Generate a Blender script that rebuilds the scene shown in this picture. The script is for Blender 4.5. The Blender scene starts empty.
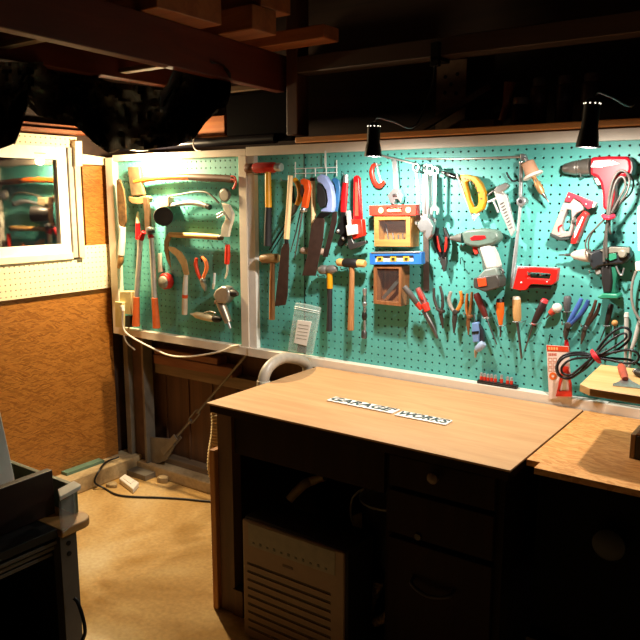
import bpy, bmesh, math, random
from mathutils import Vector, Matrix, noise

random.seed(7)
scene = bpy.context.scene
COL = scene.collection

# ------------------------------------------------------------------ camera
FPX = 725.0
PITCH = math.atan(124 / 725.0)
YAW = math.radians(35.27)
CAM = Vector((0.0, -2.446, 1.47))
FW = Vector((-math.sin(YAW) * math.cos(PITCH), math.cos(YAW) * math.cos(PITCH), -math.sin(PITCH)))
RT = Vector((math.cos(YAW), math.sin(YAW), 0.0))
UP = RT.cross(FW)
cd = bpy.data.cameras.new('camera')
cd.sensor_width = 36.0
cd.lens = 36.0 * FPX / 640.0
cd.clip_start = 0.02
cam = bpy.data.objects.new('camera', cd)
COL.objects.link(cam)
cam.location = CAM
cam.rotation_euler = (math.pi / 2 - PITCH, 0.0, YAW)
scene.camera = cam


def ray(x, y):
    return FW + RT * ((x - 320) / FPX) - UP * ((y - 320) / FPX)


def P(x, y, off=0.0):
    """point of the photograph laid on the vertical plane OFF metres in front of the pegboard"""
    r = ray(x, y)
    return CAM + r * ((-off - CAM.y) / r.y)


def ax(x, y, o0, o1):
    """the two ends of an axis square to the board, seen at pixel (x, y) at its front end"""
    q = P(x, y, o1)
    return Vector((q.x, -o0, q.z)), q


def PX(x, y, X):
    r = ray(x, y)
    return CAM + r * ((X - CAM.x) / r.x)


def PZ(x, y, Z):
    r = ray(x, y)
    return CAM + r * ((Z - CAM.z) / r.z)


def S(p):
    """metres that one photo pixel covers at the point p"""
    return (p - CAM).dot(FW) / FPX


# ------------------------------------------------------------------ materials
def lin(h):
    c = []
    for i in (0, 2, 4):
        v = int(h[i:i + 2], 16) / 255.0
        c.append(v / 12.92 if v <= 0.04045 else ((v + 0.055) / 1.055) ** 2.4)
    return (c[0], c[1], c[2], 1.0)


MATS = {}


def base_mat(name):
    m = bpy.data.materials.new(name)
    m.use_nodes = True
    nt = m.node_tree
    b = nt.nodes['Principled BSDF']
    return m, nt, b


def mat(h, rough=0.5, metal=0.0, var=0.12, scale=35.0, bump=0.0, spec=0.5, coat=0.0):
    key = ('p', h, rough, metal, var, scale, bump, spec, coat)
    if key in MATS:
        return MATS[key]
    m, nt, b = base_mat('mat_' + h)
    c = lin(h)
    tc = nt.nodes.new('ShaderNodeTexCoord')
    n = nt.nodes.new('ShaderNodeTexNoise')
    n.inputs['Scale'].default_value = scale
    n.inputs['Detail'].default_value = 4
    nt.links.new(tc.outputs['Object'], n.inputs['Vector'])
    r = nt.nodes.new('ShaderNodeValToRGB')
    r.color_ramp.elements[0].position = 0.3
    r.color_ramp.elements[1].position = 0.7
    r.color_ramp.elements[0].color = tuple(v * (1 - var) for v in c[:3]) + (1,)
    r.color_ramp.elements[1].color = tuple(min(1, v * (1 + var)) for v in c[:3]) + (1,)
    nt.links.new(n.outputs['Fac'], r.inputs['Fac'])
    nt.links.new(r.outputs['Color'], b.inputs['Base Color'])
    b.inputs['Roughness'].default_value = rough
    b.inputs['Metallic'].default_value = metal
    b.inputs['Specular IOR Level'].default_value = spec
    b.inputs['Coat Weight'].default_value = coat
    if bump:
        bp = nt.nodes.new('ShaderNodeBump')
        bp.inputs['Strength'].default_value = bump
        bp.inputs['Distance'].default_value = 0.004
        nt.links.new(n.outputs['Fac'], bp.inputs['Height'])
        nt.links.new(bp.outputs['Normal'], b.inputs['Normal'])
    MATS[key] = m
    return m


def wood(h1, h2, axis='z', scale=30.0, rough=0.55, stretch=12.0, bump=0.15):
    key = ('w', h1, h2, axis, scale, rough, stretch)
    if key in MATS:
        return MATS[key]
    m, nt, b = base_mat('wood_' + h1)
    tc = nt.nodes.new('ShaderNodeTexCoord')
    mp = nt.nodes.new('ShaderNodeMapping')
    sc = [scale, scale, scale]
    sc['xyz'.index(axis)] = scale / stretch
    mp.inputs['Scale'].default_value = sc
    nt.links.new(tc.outputs['Object'], mp.inputs['Vector'])
    n = nt.nodes.new('ShaderNodeTexNoise')
    n.inputs['Scale'].default_value = 1.0
    n.inputs['Detail'].default_value = 6
    n.inputs['Roughness'].default_value = 0.65
    n.inputs['Distortion'].default_value = 0.6
    nt.links.new(mp.outputs['Vector'], n.inputs['Vector'])
    r = nt.nodes.new('ShaderNodeValToRGB')
    r.color_ramp.elements[0].position = 0.32
    r.color_ramp.elements[1].position = 0.68
    r.color_ramp.elements[0].color = lin(h1)
    r.color_ramp.elements[1].color = lin(h2)
    nt.links.new(n.outputs['Fac'], r.inputs['Fac'])
    nt.links.new(r.outputs['Color'], b.inputs['Base Color'])
    b.inputs['Roughness'].default_value = rough
    bp = nt.nodes.new('ShaderNodeBump')
    bp.inputs['Strength'].default_value = bump
    bp.inputs['Distance'].default_value = 0.002
    nt.links.new(n.outputs['Fac'], bp.inputs['Height'])
    nt.links.new(bp.outputs['Normal'], b.inputs['Normal'])
    MATS[key] = m
    return m


def osb(name, h1, h2, h3, plane='yz', rough=0.5):
    """strand board: layers of stretched voronoi flakes lying in different directions"""
    m, nt, b = base_mat(name)
    tc = nt.nodes.new('ShaderNodeTexCoord')
    cur = None
    for ang, s, a, bb in ((0.35, 1.0, h1, h2), (-0.5, 0.8, h2, h3), (0.05, 1.25, h1, h3)):
        mp = nt.nodes.new('ShaderNodeMapping')
        mp.vector_type = 'TEXTURE'
        if plane == 'yz':
            mp.inputs['Rotation'].default_value = (ang, 0, 0)
            mp.inputs['Scale'].default_value = (0.012 / s, 0.05 / s, 0.005 / s)
        else:
            mp.inputs['Rotation'].default_value = (0, 0, ang)
            mp.inputs['Scale'].default_value = (0.036 / s, 0.0065 / s, 0.012 / s)
        nz = nt.nodes.new('ShaderNodeTexNoise')
        nz.inputs['Scale'].default_value = 14.0
        add = nt.nodes.new('ShaderNodeVectorMath')
        add.operation = 'MULTIPLY_ADD'
        add.inputs[1].default_value = (0.03, 0.03, 0.03)
        nt.links.new(tc.outputs['Object'], nz.inputs['Vector'])
        nt.links.new(nz.outputs['Color'], add.inputs[0])
        nt.links.new(tc.outputs['Object'], add.inputs[2])
        nt.links.new(add.outputs[0], mp.inputs['Vector'])
        v = nt.nodes.new('ShaderNodeTexVoronoi')
        v.inputs['Scale'].default_value = 1.0
        nt.links.new(mp.outputs['Vector'], v.inputs['Vector'])
        sp = nt.nodes.new('ShaderNodeSeparateColor')
        nt.links.new(v.outputs['Color'], sp.inputs[0])
        r = nt.nodes.new('ShaderNodeValToRGB')
        r.color_ramp.elements[0].color = lin(a)
        r.color_ramp.elements[1].color = lin(bb)
        nt.links.new(sp.outputs[0], r.inputs['Fac'])
        if cur is None:
            cur = r.outputs['Color']
        else:
            mx = nt.nodes.new('ShaderNodeMix')
            mx.data_type = 'RGBA'
            gt = nt.nodes.new('ShaderNodeMath')
            gt.operation = 'GREATER_THAN'
            gt.inputs[1].default_value = 0.55
            nt.links.new(sp.outputs[1], gt.inputs[0])
            nt.links.new(gt.outputs[0], mx.inputs[0])
            nt.links.new(cur, mx.inputs[6])
            nt.links.new(r.outputs['Color'], mx.inputs[7])
            cur = mx.outputs[2]
    nt.links.new(cur, b.inputs['Base Color'])
    b.inputs['Roughness'].default_value = rough
    bw = nt.nodes.new('ShaderNodeRGBToBW')
    nt.links.new(cur, bw.inputs[0])
    bp = nt.nodes.new('ShaderNodeBump')
    bp.inputs['Strength'].default_value = 0.5
    bp.inputs['Distance'].default_value = 0.003
    nt.links.new(bw.outputs[0], bp.inputs['Height'])
    nt.links.new(bp.outputs['Normal'], b.inputs['Normal'])
    return m


def concrete(name, h1, h2, h3, scale=2.2):
    m, nt, b = base_mat(name)
    tc = nt.nodes.new('ShaderNodeTexCoord')
    n1 = nt.nodes.new('ShaderNodeTexNoise')
    n1.inputs['Scale'].default_value = scale
    n1.inputs['Detail'].default_value = 5
    n1.inputs['Distortion'].default_value = 0.8
    n2 = nt.nodes.new('ShaderNodeTexNoise')
    n2.inputs['Scale'].default_value = 60
    n2.inputs['Detail'].default_value = 8
    nt.links.new(tc.outputs['Object'], n1.inputs['Vector'])
    nt.links.new(tc.outputs['Object'], n2.inputs['Vector'])
    r = nt.nodes.new('ShaderNodeValToRGB')
    r.color_ramp.elements[0].position = 0.38
    r.color_ramp.elements[0].color = lin(h1)
    r.color_ramp.elements[1].position = 0.66
    r.color_ramp.elements[1].color = lin(h3)
    e = r.color_ramp.elements.new(0.5)
    e.color = lin(h2)
    nt.links.new(n1.outputs['Fac'], r.inputs['Fac'])
    mx = nt.nodes.new('ShaderNodeMix')
    mx.data_type = 'RGBA'
    mx.blend_type = 'OVERLAY'
    mx.inputs[0].default_value = 0.35
    nt.links.new(r.outputs['Color'], mx.inputs[6])
    nt.links.new(n2.outputs['Fac'], mx.inputs[7])
    nt.links.new(mx.outputs[2], b.inputs['Base Color'])
    b.inputs['Roughness'].default_value = 0.75
    bp = nt.nodes.new('ShaderNodeBump')
    bp.inputs['Strength'].default_value = 0.3
    bp.inputs['Distance'].default_value = 0.004
    nt.links.new(n2.outputs['Fac'], bp.inputs['Height'])
    nt.links.new(bp.outputs['Normal'], b.inputs['Normal'])
    return m


def clear(name, tint='ffffff', alpha=0.25, rough=0.15):
    m, nt, b = base_mat(name)
    n = nt.nodes.new('ShaderNodeTexNoise')
    n.inputs['Scale'].default_value = 40
    mr = nt.nodes.new('ShaderNodeMapRange')
    mr.inputs[3].default_value = rough * 0.7
    mr.inputs[4].default_value = rough * 1.3
    nt.links.new(n.outputs['Fac'], mr.inputs[0])
    nt.links.new(mr.outputs[0], b.inputs['Roughness'])
    b.inputs['Base Color'].default_value = lin(tint)
    b.inputs['Alpha'].default_value = alpha
    return m


# ------------------------------------------------------------------ shapes: each returns (verts, faces)
def join(*gs):
    V, Fc = [], []
    for v, f in gs:
        b = len(V)
        V += v
        Fc += [tuple(i + b for i in q) for q in f]
    return V, Fc


def prism(pts, vec, holes=()):
    """polygon PTS (3-D) extruded by VEC; HOLES are polygons cut through it"""
    vec = Vector(vec)
    if not holes:
        n = len(pts)
        V = [Vector(p) for p in pts] + [Vector(p) + vec for p in pts]
        Fc = [tuple(range(n))[::-1], tuple(range(n, 2 * n))]
        Fc += [(i, (i + 1) % n, n + (i + 1) % n, n + i) for i in range(n)]
        return V, Fc
    bm = bmesh.new()
    edges = []
    for loop in (pts,) + tuple(holes):
        vs = [bm.verts.new(p) for p in loop]
        edges += [bm.edges.new((vs[i], vs[(i + 1) % len(vs)])) for i in range(len(vs))]
    bmesh.ops.triangle_fill(bm, edges=edges, use_beauty=True)
    geo = bmesh.ops.extrude_face_region(bm, geom=bm.faces[:], use_keep_orig=True)
    bmesh.ops.translate(bm, vec=vec, verts=[e for e in geo['geom'] if isinstance(e, bmesh.types.BMVert)])
    bm.verts.index_update()
    V = [v.co.copy() for v in bm.verts]
    Fc = [tuple(v.index for v in f.verts) for f in bm.faces]
    bm.free()
    return V, Fc


def poly(px, o0, o1, holes=()):
    """pixel outline on the pegboard plane: front at O1 metres, back at O0 metres"""
    return prism([P(x, y, o1) for x, y in px], (0, o1 - o0, 0), [[P(x, y, o1) for x, y in h] for h in holes])


def disc_px(x, y, r, n=20, ry=None):
    ry = r if ry is None else ry
    return [(x + r * math.cos(2 * math.pi * i / n), y + ry * math.sin(2 * math.pi * i / n)) for i in range(n)]


def smooth_path(pts, k=6):
    """Catmull-Rom through PTS"""
    if len(pts) < 3:
        return pts
    out = []
    q = [pts[0] * 2 - pts[1]] + list(pts) + [pts[-1] * 2 - pts[-2]]
    for i in range(1, len(q) - 2):
        a, b, c, d = q[i - 1], q[i], q[i + 1], q[i + 2]
        for j in range(k):
            t = j / k
            out.append(0.5 * ((2 * b) + (c - a) * t + (2 * a - 5 * b + 4 * c - d) * t * t + (3 * b - a - 3 * c + d) * t ** 3))
    out.append(pts[-1])
    return out


def tube(pts, rad, n=10, flat=1.0, flat_axis=None):
    """round sweep along 3-D PTS; RAD a number or one per point; FLAT squashes along FLAT_AXIS"""
    pts = [Vector(p) for p in pts]
    m = len(pts)
    rs = [rad] * m if not hasattr(rad, '__len__') else list(rad)
    if len(rs) != m:
        rs = [rs[0] + (rs[-1] - rs[0]) * i / (m - 1) for i in range(m)] if len(rs) == 2 else [rs[min(len(rs) - 1, int(i * len(rs) / m))] for i in range(m)]
    V, Fc = [], []
    ref = None
    for i in range(m):
        t = (pts[min(i + 1, m - 1)] - pts[max(i - 1, 0)]).normalized()
        if ref is None:
            a = Vector((0, 1, 0)) if abs(t.y) < 0.9 else Vector((0, 0, 1))
            ref = (a - t * a.dot(t)).normalized()
        else:
            ref = (ref - t * ref.dot(t)).normalized()
        bi = t.cross(ref)
        for k in range(n):
            a = 2 * math.pi * k / n
            V.append(pts[i] + ref * (rs[i] * flat * math.cos(a)) + bi * (rs[i] * math.sin(a)))
    for i in range(m - 1):
        for k in range(n):
            Fc.append((i * n + k, i * n + (k + 1) % n, (i + 1) * n + (k + 1) % n, (i + 1) * n + k))
    Fc.append(tuple(range(n))[::-1])
    Fc.append(tuple(range((m - 1) * n, m * n)))
    return V, Fc


def rod(px, rpx, off, n=10, sm=False, flat=1.0):
    """tube through pixels PX on the plane OFF, radii RPX in photo pixels; a pixel may carry its own offset"""
    pts = [P(q[0], q[1], q[2] if len(q) > 2 else off) for q in px]
    if hasattr(rpx, '__len__'):
        rr = [S(p) * r for p, r in zip(pts, rpx)]
    else:
        rr = [S(p) * rpx for p in pts]
    if sm and len(pts) > 2:
        k = 6
        out = smooth_path(pts, k)
        r2 = []
        for i in range(len(pts) - 1):
            r2 += [rr[i] + (rr[i + 1] - rr[i]) * j / k for j in range(k)]
        r2.append(rr[-1])
        pts, rr = out, r2
    return tube(pts, rr, n, flat)


def lathe(p0, p1, prof, n=16):
    """profile [(t, radius in m)] turned round the line p0-p1"""
    p0, p1 = Vector(p0), Vector(p1)
    d = p1 - p0
    t = d.normalized()
    a = Vector((0, 0, 1)) if abs(t.z) < 0.9 else Vector((0, 1, 0))
    u = (a - t * a.dot(t)).normalized()
    w = t.cross(u)
    V, Fc = [], []
    for s, r in prof:
        for k in range(n):
            an = 2 * math.pi * k / n
            V.append(p0 + d * s + u * (r * math.cos(an)) + w * (r * math.sin(an)))
    for i in range(len(prof) - 1):
        for k in range(n):
            Fc.append((i * n + k, i * n + (k + 1) % n, (i + 1) * n + (k + 1) % n, (i + 1) * n + k))
    Fc.append(tuple(range(n))[::-1])
    Fc.append(tuple(range((len(prof) - 1) * n, len(prof) * n)))
    return V, Fc


def lpx(a, b, prof, off, n=16):
    """lathe between pixels a and b on plane OFF; profile radii in photo pixels"""
    p, q = P(a[0], a[1], off), P(b[0], b[1], off)
    s = S(p)
    return lathe(p, q, [(t, r * s) for t, r in prof], n)


def ell(c, r, n=14):
    c = Vector(c)
    if not hasattr(r, '__len__'):
        r = (r, r, r)
    V, Fc = [], []
    for i in range(1, n):
        th = math.pi * i / n
        for k in range(2 * n):
            ph = math.pi * k / n
            V.append(c + Vector((r[0] * math.sin(th) * math.cos(ph), r[1] * math.sin(th) * math.sin(ph), r[2] * math.cos(th))))
    V += [c + Vector((0, 0, r[2])), c - Vector((0, 0, r[2]))]
    m = 2 * n
    for i in range(n - 2):
        for k in range(m):
            Fc.append((i * m + k, i * m + (k + 1) % m, (i + 1) * m + (k + 1) % m, (i + 1) * m + k))
    for k in range(m):
        Fc.append((len(V) - 2, (k + 1) % m, k))
        Fc.append((len(V) - 1, (n - 2) * m + k, (n - 2) * m + (k + 1) % m))
    return V, Fc


def epx(x, y, r, off, ry=None):
    p = P(x, y, off)
    s = S(p)
    return ell(p, (r * s, (ry if ry else r) * s, r * s), 9)


def box(x0, x1, y0, y1, z0, z1):
    V = [Vector((x, y, z)) for x in (x0, x1) for y in (y0, y1) for z in (z0, z1)]
    return V, [(0, 1, 3, 2), (4, 6, 7, 5), (0, 4, 5, 1), (2, 3, 7, 6), (0, 2, 6, 4), (1, 5, 7, 3)]


def bar(p0, p1, w, d, nrm=(0, 1, 0)):
    """rectangular bar: width W across, depth D along NRM"""
    p0, p1 = Vector(p0), Vector(p1)
    t = (p1 - p0).normalized()
    n = Vector(nrm)
    n = (n - t * n.dot(t)).normalized()
    s = t.cross(n)
    a = [p0 + s * w / 2 + n * d / 2, p0 - s * w / 2 + n * d / 2, p0 - s * w / 2 - n * d / 2, p0 + s * w / 2 - n * d / 2]
    return prism(a, p1 - p0)


# ------------------------------------------------------------------ objects
ROOTS = []


def link(name, geo, m, parent=None, bev=0.0, sharp=38, sub=0):
    V, Fc = geo
    me = bpy.data.meshes.new(name)
    me.from_pydata([tuple(v) for v in V], [], [tuple(f) for f in Fc])
    bm = bmesh.new()
    bm.from_mesh(me)
    bmesh.ops.remove_doubles(bm, verts=bm.verts, dist=1e-6)
    bmesh.ops.recalc_face_normals(bm, faces=bm.faces)
    bm.to_mesh(me)
    bm.free()
    for p in me.polygons:
        p.use_smooth = True
    me.set_sharp_from_angle(angle=math.radians(sharp))
    me.materials.append(m)
    o = bpy.data.objects.new(name, me)
    COL.objects.link(o)
    if parent is not None:
        o.parent = parent
    if bev:
        md = o.modifiers.new('bevel', 'BEVEL')
        md.width = bev
        md.segments = 2
        md.limit_method = 'ANGLE'
        md.angle_limit = math.radians(40)
    return o


def T(name, label, cat, group=None):
    o = bpy.data.objects.new(name, None)
    o.empty_display_size = 0.05
    COL.objects.link(o)
    o['label'] = label
    o['category'] = cat
    if group:
        o['group'] = group
    ROOTS.append(o)
    return o


def one(name, label, cat, geo, m, group=None, bev=0.001):
    o = link(name, geo, m, None, bev)
    o['label'] = label
    o['category'] = cat
    if group:
        o['group'] = group
    ROOTS.append(o)
    return o


class Several(list):
    pass


def both(*gs):
    """several like parts, one mesh each"""
    return Several(gs)


def part(t, name, geo, m, label=None, bev=0.0008):
    if isinstance(geo, Several):
        for g in geo:
            o = part(t, name, g, m, label, bev)
        return o
    o = link(name, geo, m, t, bev)
    if label:
        o['label'] = label
    return o


def struct(name, geo, m, label=None, bev=0.0, cat='room'):
    o = link(name, geo, m, None, bev)
    o['kind'] = 'structure'
    if label:
        o['label'] = label
        o['category'] = cat
    ROOTS.append(o)
    return o


def srooted(name, label, cat='room'):
    o = T(name, label, cat)
    o['kind'] = 'structure'
    return o


def kids(o):
    out = []
    for c in o.children:
        out.append(c)
        out += kids(c)
    return out


def settle():
    """put every thing's origin at its base"""
    for r in ROOTS:
        ms = [o for o in [r] + kids(r) if o.type == 'MESH']
        if not ms:
            continue
        vs = [v.co for o in ms for v in o.data.vertices]
        lo = Vector((min(v.x for v in vs), min(v.y for v in vs), min(v.z for v in vs)))
        hi = Vector((max(v.x for v in vs), max(v.y for v in vs), max(v.z for v in vs)))
        b = Vector(((lo.x + hi.x) / 2, (lo.y + hi.y) / 2, lo.z))
        for o in ms:
            o.data.transform(Matrix.Translation(-b))
        r.location = b


def text_mesh(name, txt, m, parent, mw, size, depth, shear=0.0, offset=0.0):
    cu = bpy.data.curves.new(name, 'FONT')
    cu.body = txt
    cu.size = size
    cu.extrude = depth
    cu.shear = shear
    cu.offset = offset
    cu.align_x = 'CENTER'
    cu.align_y = 'CENTER'
    tmp = bpy.data.objects.new(name + '_tmp', cu)
    COL.objects.link(tmp)
    bpy.context.view_layer.update()
    dg = bpy.context.evaluated_depsgraph_get()
    me = bpy.data.meshes.new_from_object(tmp.evaluated_get(dg))
    bpy.data.objects.remove(tmp)
    me.transform(mw)
    me.name = name
    me.materials.clear()
    me.materials.append(m)
    o = bpy.data.objects.new(name, me)
    COL.objects.link(o)
    o.parent = parent
    return o
# ================================================================== THE SETTING
BLACK = mat('0c0c0d', 0.45)
BLACKG = mat('0a0a0b', 0.22)
STEEL = mat('bcbdbe', 0.36, 0.85, 0.1)
STEELD = mat('6d6a68', 0.4, 0.85, 0.2)
STEELW = mat('d2d3d4', 0.36, 0.8, 0.06)
CREAM = mat('e6ddc0', 0.55, var=0.05)
WHITE = mat('ece8e0', 0.5, var=0.05)
RED = mat('c01318', 0.35, var=0.08)
ORANGE = mat('e2521a', 0.45, var=0.1)
YELLOW = mat('cf8f0c', 0.4, var=0.08)
TEAL = mat('59b0a8', 0.5, var=0.06, scale=9)
LWOOD = wood('d9b178', 'f0d3a2', 'z', 120)
MWOOD = wood('8a5a34', 'b98350', 'z', 120)
DKBLADE = mat('4a3730', 0.45, 0.35, 0.25, 30)
RUBBER = mat('1b1a1b', 0.7)


def pegpanel(x0, x1, z0, z1, y, depth, pitch, r, ox, oz):
    """perforated hardboard: every hole is really cut"""
    V, Fc = [], []
    nx = int(round((x1 - x0) / pitch))
    nz = int(round((z1 - z0) / pitch))
    px_, pz_ = (x1 - x0) / nx, (z1 - z0) / nz
    idx = {}

    def vert(x, yy, z):
        k = (round(x, 5), round(yy, 5), round(z, 5))
        if k not in idx:
            idx[k] = len(V)
            V.append(Vector((x, yy, z)))
        return idx[k]
    for i in range(nx):
        for j in range(nz):
            xa, za = x0 + i * px_, z0 + j * pz_
            xb, zb = xa + px_, za + pz_
            xm, zm = (xa + xb) / 2, (za + zb) / 2
            outer = [(xb, zm), (xb, zb), (xm, zb), (xa, zb), (xa, zm), (xa, za), (xm, za), (xb, za)]
            O = [vert(x, y, z) for x, z in outer]
            I, J = [], []
            for k in range(8):
                a = math.pi * k / 4
                I.append(vert(xm + r * math.cos(a), y, zm + r * math.sin(a)))
                J.append(vert(xm + r * math.cos(a), y + depth, zm + r * math.sin(a)))
            for k in range(8):
                l = (k + 1) % 8
                Fc.append((O[k], O[l], I[l], I[k]))
                Fc.append((I[k], I[l], J[l], J[k]))
    # outer rim gives the sheet its thickness
    c = [vert(x, y, z) for x, z in ((x0, z0), (x1, z0), (x1, z1), (x0, z1))]
    d = [vert(x, y + depth, z) for x, z in ((x0, z0), (x1, z0), (x1, z1), (x0, z1))]
    for k in range(4):
        Fc.append((c[k], c[(k + 1) % 4], d[(k + 1) % 4], d[k]))
    return V, Fc


# floor
floor_m = concrete('concrete_floor', 'a57e3c', 'c2a168', 'd2bd90', 1.7)
struct('floor', box(-3.4, 1.6, -4.2, 0.6, -0.1, 0.0), floor_m, 'bare dusty concrete floor of the workshop')

# back wall: panelling below the boards, a deeper recess with a shelf above them
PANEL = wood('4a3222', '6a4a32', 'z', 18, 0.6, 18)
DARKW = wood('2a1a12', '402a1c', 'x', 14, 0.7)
wb = srooted('wall_back', 'dark wooden back wall behind the turquoise pegboards')
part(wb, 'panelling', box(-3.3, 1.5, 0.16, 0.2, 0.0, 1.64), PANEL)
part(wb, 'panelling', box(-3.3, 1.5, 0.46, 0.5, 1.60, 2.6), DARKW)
for i in range(5):
    x = -2.86 + 0.17 * i
    part(wb, 'panel_batten', box(x, x + 0.012, 0.152, 0.16, 0.06, 0.60), PANEL)
part(wb, 'cross_rail', box(-2.87, -1.75, 0.10, 0.16, 0.55, 0.605), wood('6b5a48', '8c7860', 'x', 30))
part(wb, 'sill_plank', box(-2.87, -1.75, 0.10, 0.16, 0.0, 0.09), wood('6b5a48', '8c7860', 'x', 30))

# left wall
osb_wall = osb('osb_wall', 'ac7434', '99642a', '80501f', 'yz', 0.36)
wl = srooted('wall_left', 'left wall clad with orange strand board and cream trim')
part(wl, 'stud_wall', box(-3.2, -3.11, -4.2, -0.72, 0.0, 2.6), DARKW)
part(wl, 'stud_wall', box(-3.2, -3.11, -0.72, 0.5, 0.0, 1.20), DARKW)
part(wl, 'stud_wall', box(-3.2, -3.11, -0.22, 0.5, 1.20, 2.6), DARKW)
part(wl, 'stud_wall', box(-3.2, -3.11, -0.95, -0.22, 1.66, 2.6), DARKW)


def wpoly(px, X0, X1):
    return prism([PX(x, y, X1) for x, y in px], (X0 - X1, 0, 0))


def wbox(y0, y1, z0, z1, X0=-3.11, X1=-3.06):
    return box(X0, X1, y0, y1, z0, z1)


part(wl, 'strand_board', wbox(-2.6, 0.0, 0.0, 0.998, -3.11, -3.075), osb_wall, 'large orange strand board panel below the window')
bpy.context.view_layer.update()
part(wl, 'strand_board', wbox(-0.142, -0.002, 1.21, 1.62, -3.11, -3.065), osb_wall, 'narrow strand board panel beside the window, lit by the lamp')
pegw = mat('e9dfbf', 0.5, var=0.04)


def rot_left(g):
    """turn a panel built facing -y so that it faces +x; its local x becomes wall y"""
    V, Fc = g
    return [Vector((-3.06 - v.y, v.x, v.z)) for v in V], Fc


part(wl, 'perforated_board', rot_left(pegpanel(-0.99, -0.18, 1.0, 1.163, 0, 0.004, 0.0257, 0.0034, 0, 0)), pegw, 'cream perforated board under the window', bev=0)
part(wl, 'perforated_board', rot_left(pegpanel(-0.178, -0.008, 1.0, 1.225, 0, 0.004, 0.0257, 0.0034, 0, 0)), pegw, 'cream perforated board in the corner', bev=0)
part(wl, 'perforated_board', rot_left(pegpanel(-0.62, -0.17, 1.70, 1.752, 0, 0.004, 0.026, 0.0034, 0, 0)), pegw, 'cream perforated strip above the window', bev=0)
part(wl, 'cream_post', wpoly([(75, 141), (82, 141), (82.5, 166), (75.5, 166.5)], -3.10, -3.03), CREAM)
part(wl, 'cream_rail', wpoly([(82.5, 154), (110.5, 158.2), (110.5, 165.4), (82.5, 164.2)], -3.10, -3.045), CREAM)
part(wl, 'reddish_plank', box(-3.10, -2.98, -0.95, -0.12, 1.762, 1.775), wood('7a3f1c', '9c5526', 'y', 30), 'reddish plank over the window')
part(wl, 'reddish_plank', box(-3.10, -3.02, -0.95, -0.12, 1.782, 1.80), wood('7a3f1c', '9c5526', 'y', 30))

# window with a dark pane
win = srooted('window_1', 'white framed window with a dark pane reflecting the tools', 'window')
gl, nt, b = base_mat('window_glass')
b.inputs['Base Color'].default_value = (1, 1, 1, 1)
b.inputs['Roughness'].default_value = 0.02
b.inputs['Transmission Weight'].default_value = 1.0
b.inputs['IOR'].default_value = 1.75
b.inputs['Coat Weight'].default_value = 1.0
nz_ = nt.nodes.new('ShaderNodeTexNoise')
nz_.inputs['Scale'].default_value = 3.0
bp_ = nt.nodes.new('ShaderNodeBump')
bp_.inputs['Strength'].default_value = 0.05
bp_.inputs['Distance'].default_value = 0.01
nt.links.new(nz_.outputs['Fac'], bp_.inputs['Height'])
nt.links.new(bp_.outputs['Normal'], b.inputs['Normal'])
part(win, 'pane', wbox(-0.93, -0.288, 1.24, 1.640, -3.085, -3.078), gl)
part(win, 'window_sash', wbox(-0.288, -0.232, 1.19, 1.70, -3.10, -3.062), WHITE)
part(win, 'window_sash', wbox(-0.96, -0.2885, 1.195, 1.24, -3.10, -3.062), WHITE)
part(win, 'window_sash', wbox(-0.96, -0.2885, 1.64, 1.70, -3.10, -3.062), WHITE)
part(win, 'window_jamb', wbox(-0.230, -0.205, 1.17, 1.70, -3.11, -3.05), mat('a9a39c', 0.4))
part(win, 'window_casing', wbox(-0.203, -0.172, 1.17, 1.70, -3.11, -3.04), mat('d6c9a4', 0.5, var=0.05))
part(win, 'window_sill', wbox(-0.98, -0.232, 1.165, 1.195, -3.11, -3.05), CREAM)
part(win, 'maker_mark', wbox(-0.405, -0.345, 1.664, 1.669, -3.07, -3.0612), mat('8d877c', 0.5), 'small grey mark on the top sash')

# concrete kerbs, the corner strips
kerb_m = concrete('kerb', '8f7a58', 'b09a72', 'c4b08a', 6)
struct('baseboard_left', box(-3.11, -2.965, -4.2, 0.10, 0.0, 0.085), kerb_m, 'low concrete kerb along the foot of the left wall', 0.006)
struct('baseboard_back', box(-2.965, 1.5, 0.03, 0.16, 0.0, 0.06), kerb_m, 'low concrete kerb along the foot of the back wall', 0.006)
struct('trim_1', box(-3.075, -3.03, -0.36, -0.13, 0.085, 0.10), mat('5f7d6a', 0.6), 'green strip on the kerb under the strand board')

# ceiling and timbers
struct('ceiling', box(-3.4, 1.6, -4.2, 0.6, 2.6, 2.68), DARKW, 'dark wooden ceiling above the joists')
REDW = wood('46190c', '602613', 'y', 16, 0.55)
REDX = wood('5a2a16', '7c3d20', 'x', 16, 0.55)


def joist(n, x0, x1, y0, y1, z0, z1, lab, m):
    struct(n, box(x0, x1, y0, y1, z0, z1), m, lab, 0.004)


struct('trim_2', prism([Vector((-1.93, 0.10, 1.895)), Vector((-1.70, -2.30, 1.895)), Vector((-1.748, -2.30, 1.895)), Vector((-1.978, 0.10, 1.895))], (0, 0, 0.145)), REDW, 'big reddish joist running towards the back wall', 0.003)
joist('trim_3', -2.56, -2.50, -2.2, -0.05, 1.955, 2.05, 'thin joist left of the big reddish one', REDW)
joist('trim_4', -3.1, -1.97, -0.36, -0.32, 1.975, 1.995, 'narrow batten across the joists by the back', wood('6b5a48', '8c7860', 'x', 30))
joist('trim_5', -3.1, -1.97, -0.06, -0.03, 1.905, 1.93, 'narrow batten across the joists over the black cloth', wood('6b5a48', '8c7860', 'x', 30))
joist('trim_6', -1.83, 1.5, -0.02, 0.06, 1.955, 2.02, 'dark header beam over the tool shelf', DARKW)
joist('trim_7', -1.885, -1.828, -0.02, 0.06, 1.715, 2.6, 'dark post at the left end of the tool shelf', wood('3a2012', '53301c', 'z', 16))
struct('trim_8', box(-2.25, -1.89, 0.02, 0.05, 1.70, 1.90), mat('0b0706', 0.8, spec=0.03), 'dark board above the left pegboard')
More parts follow.
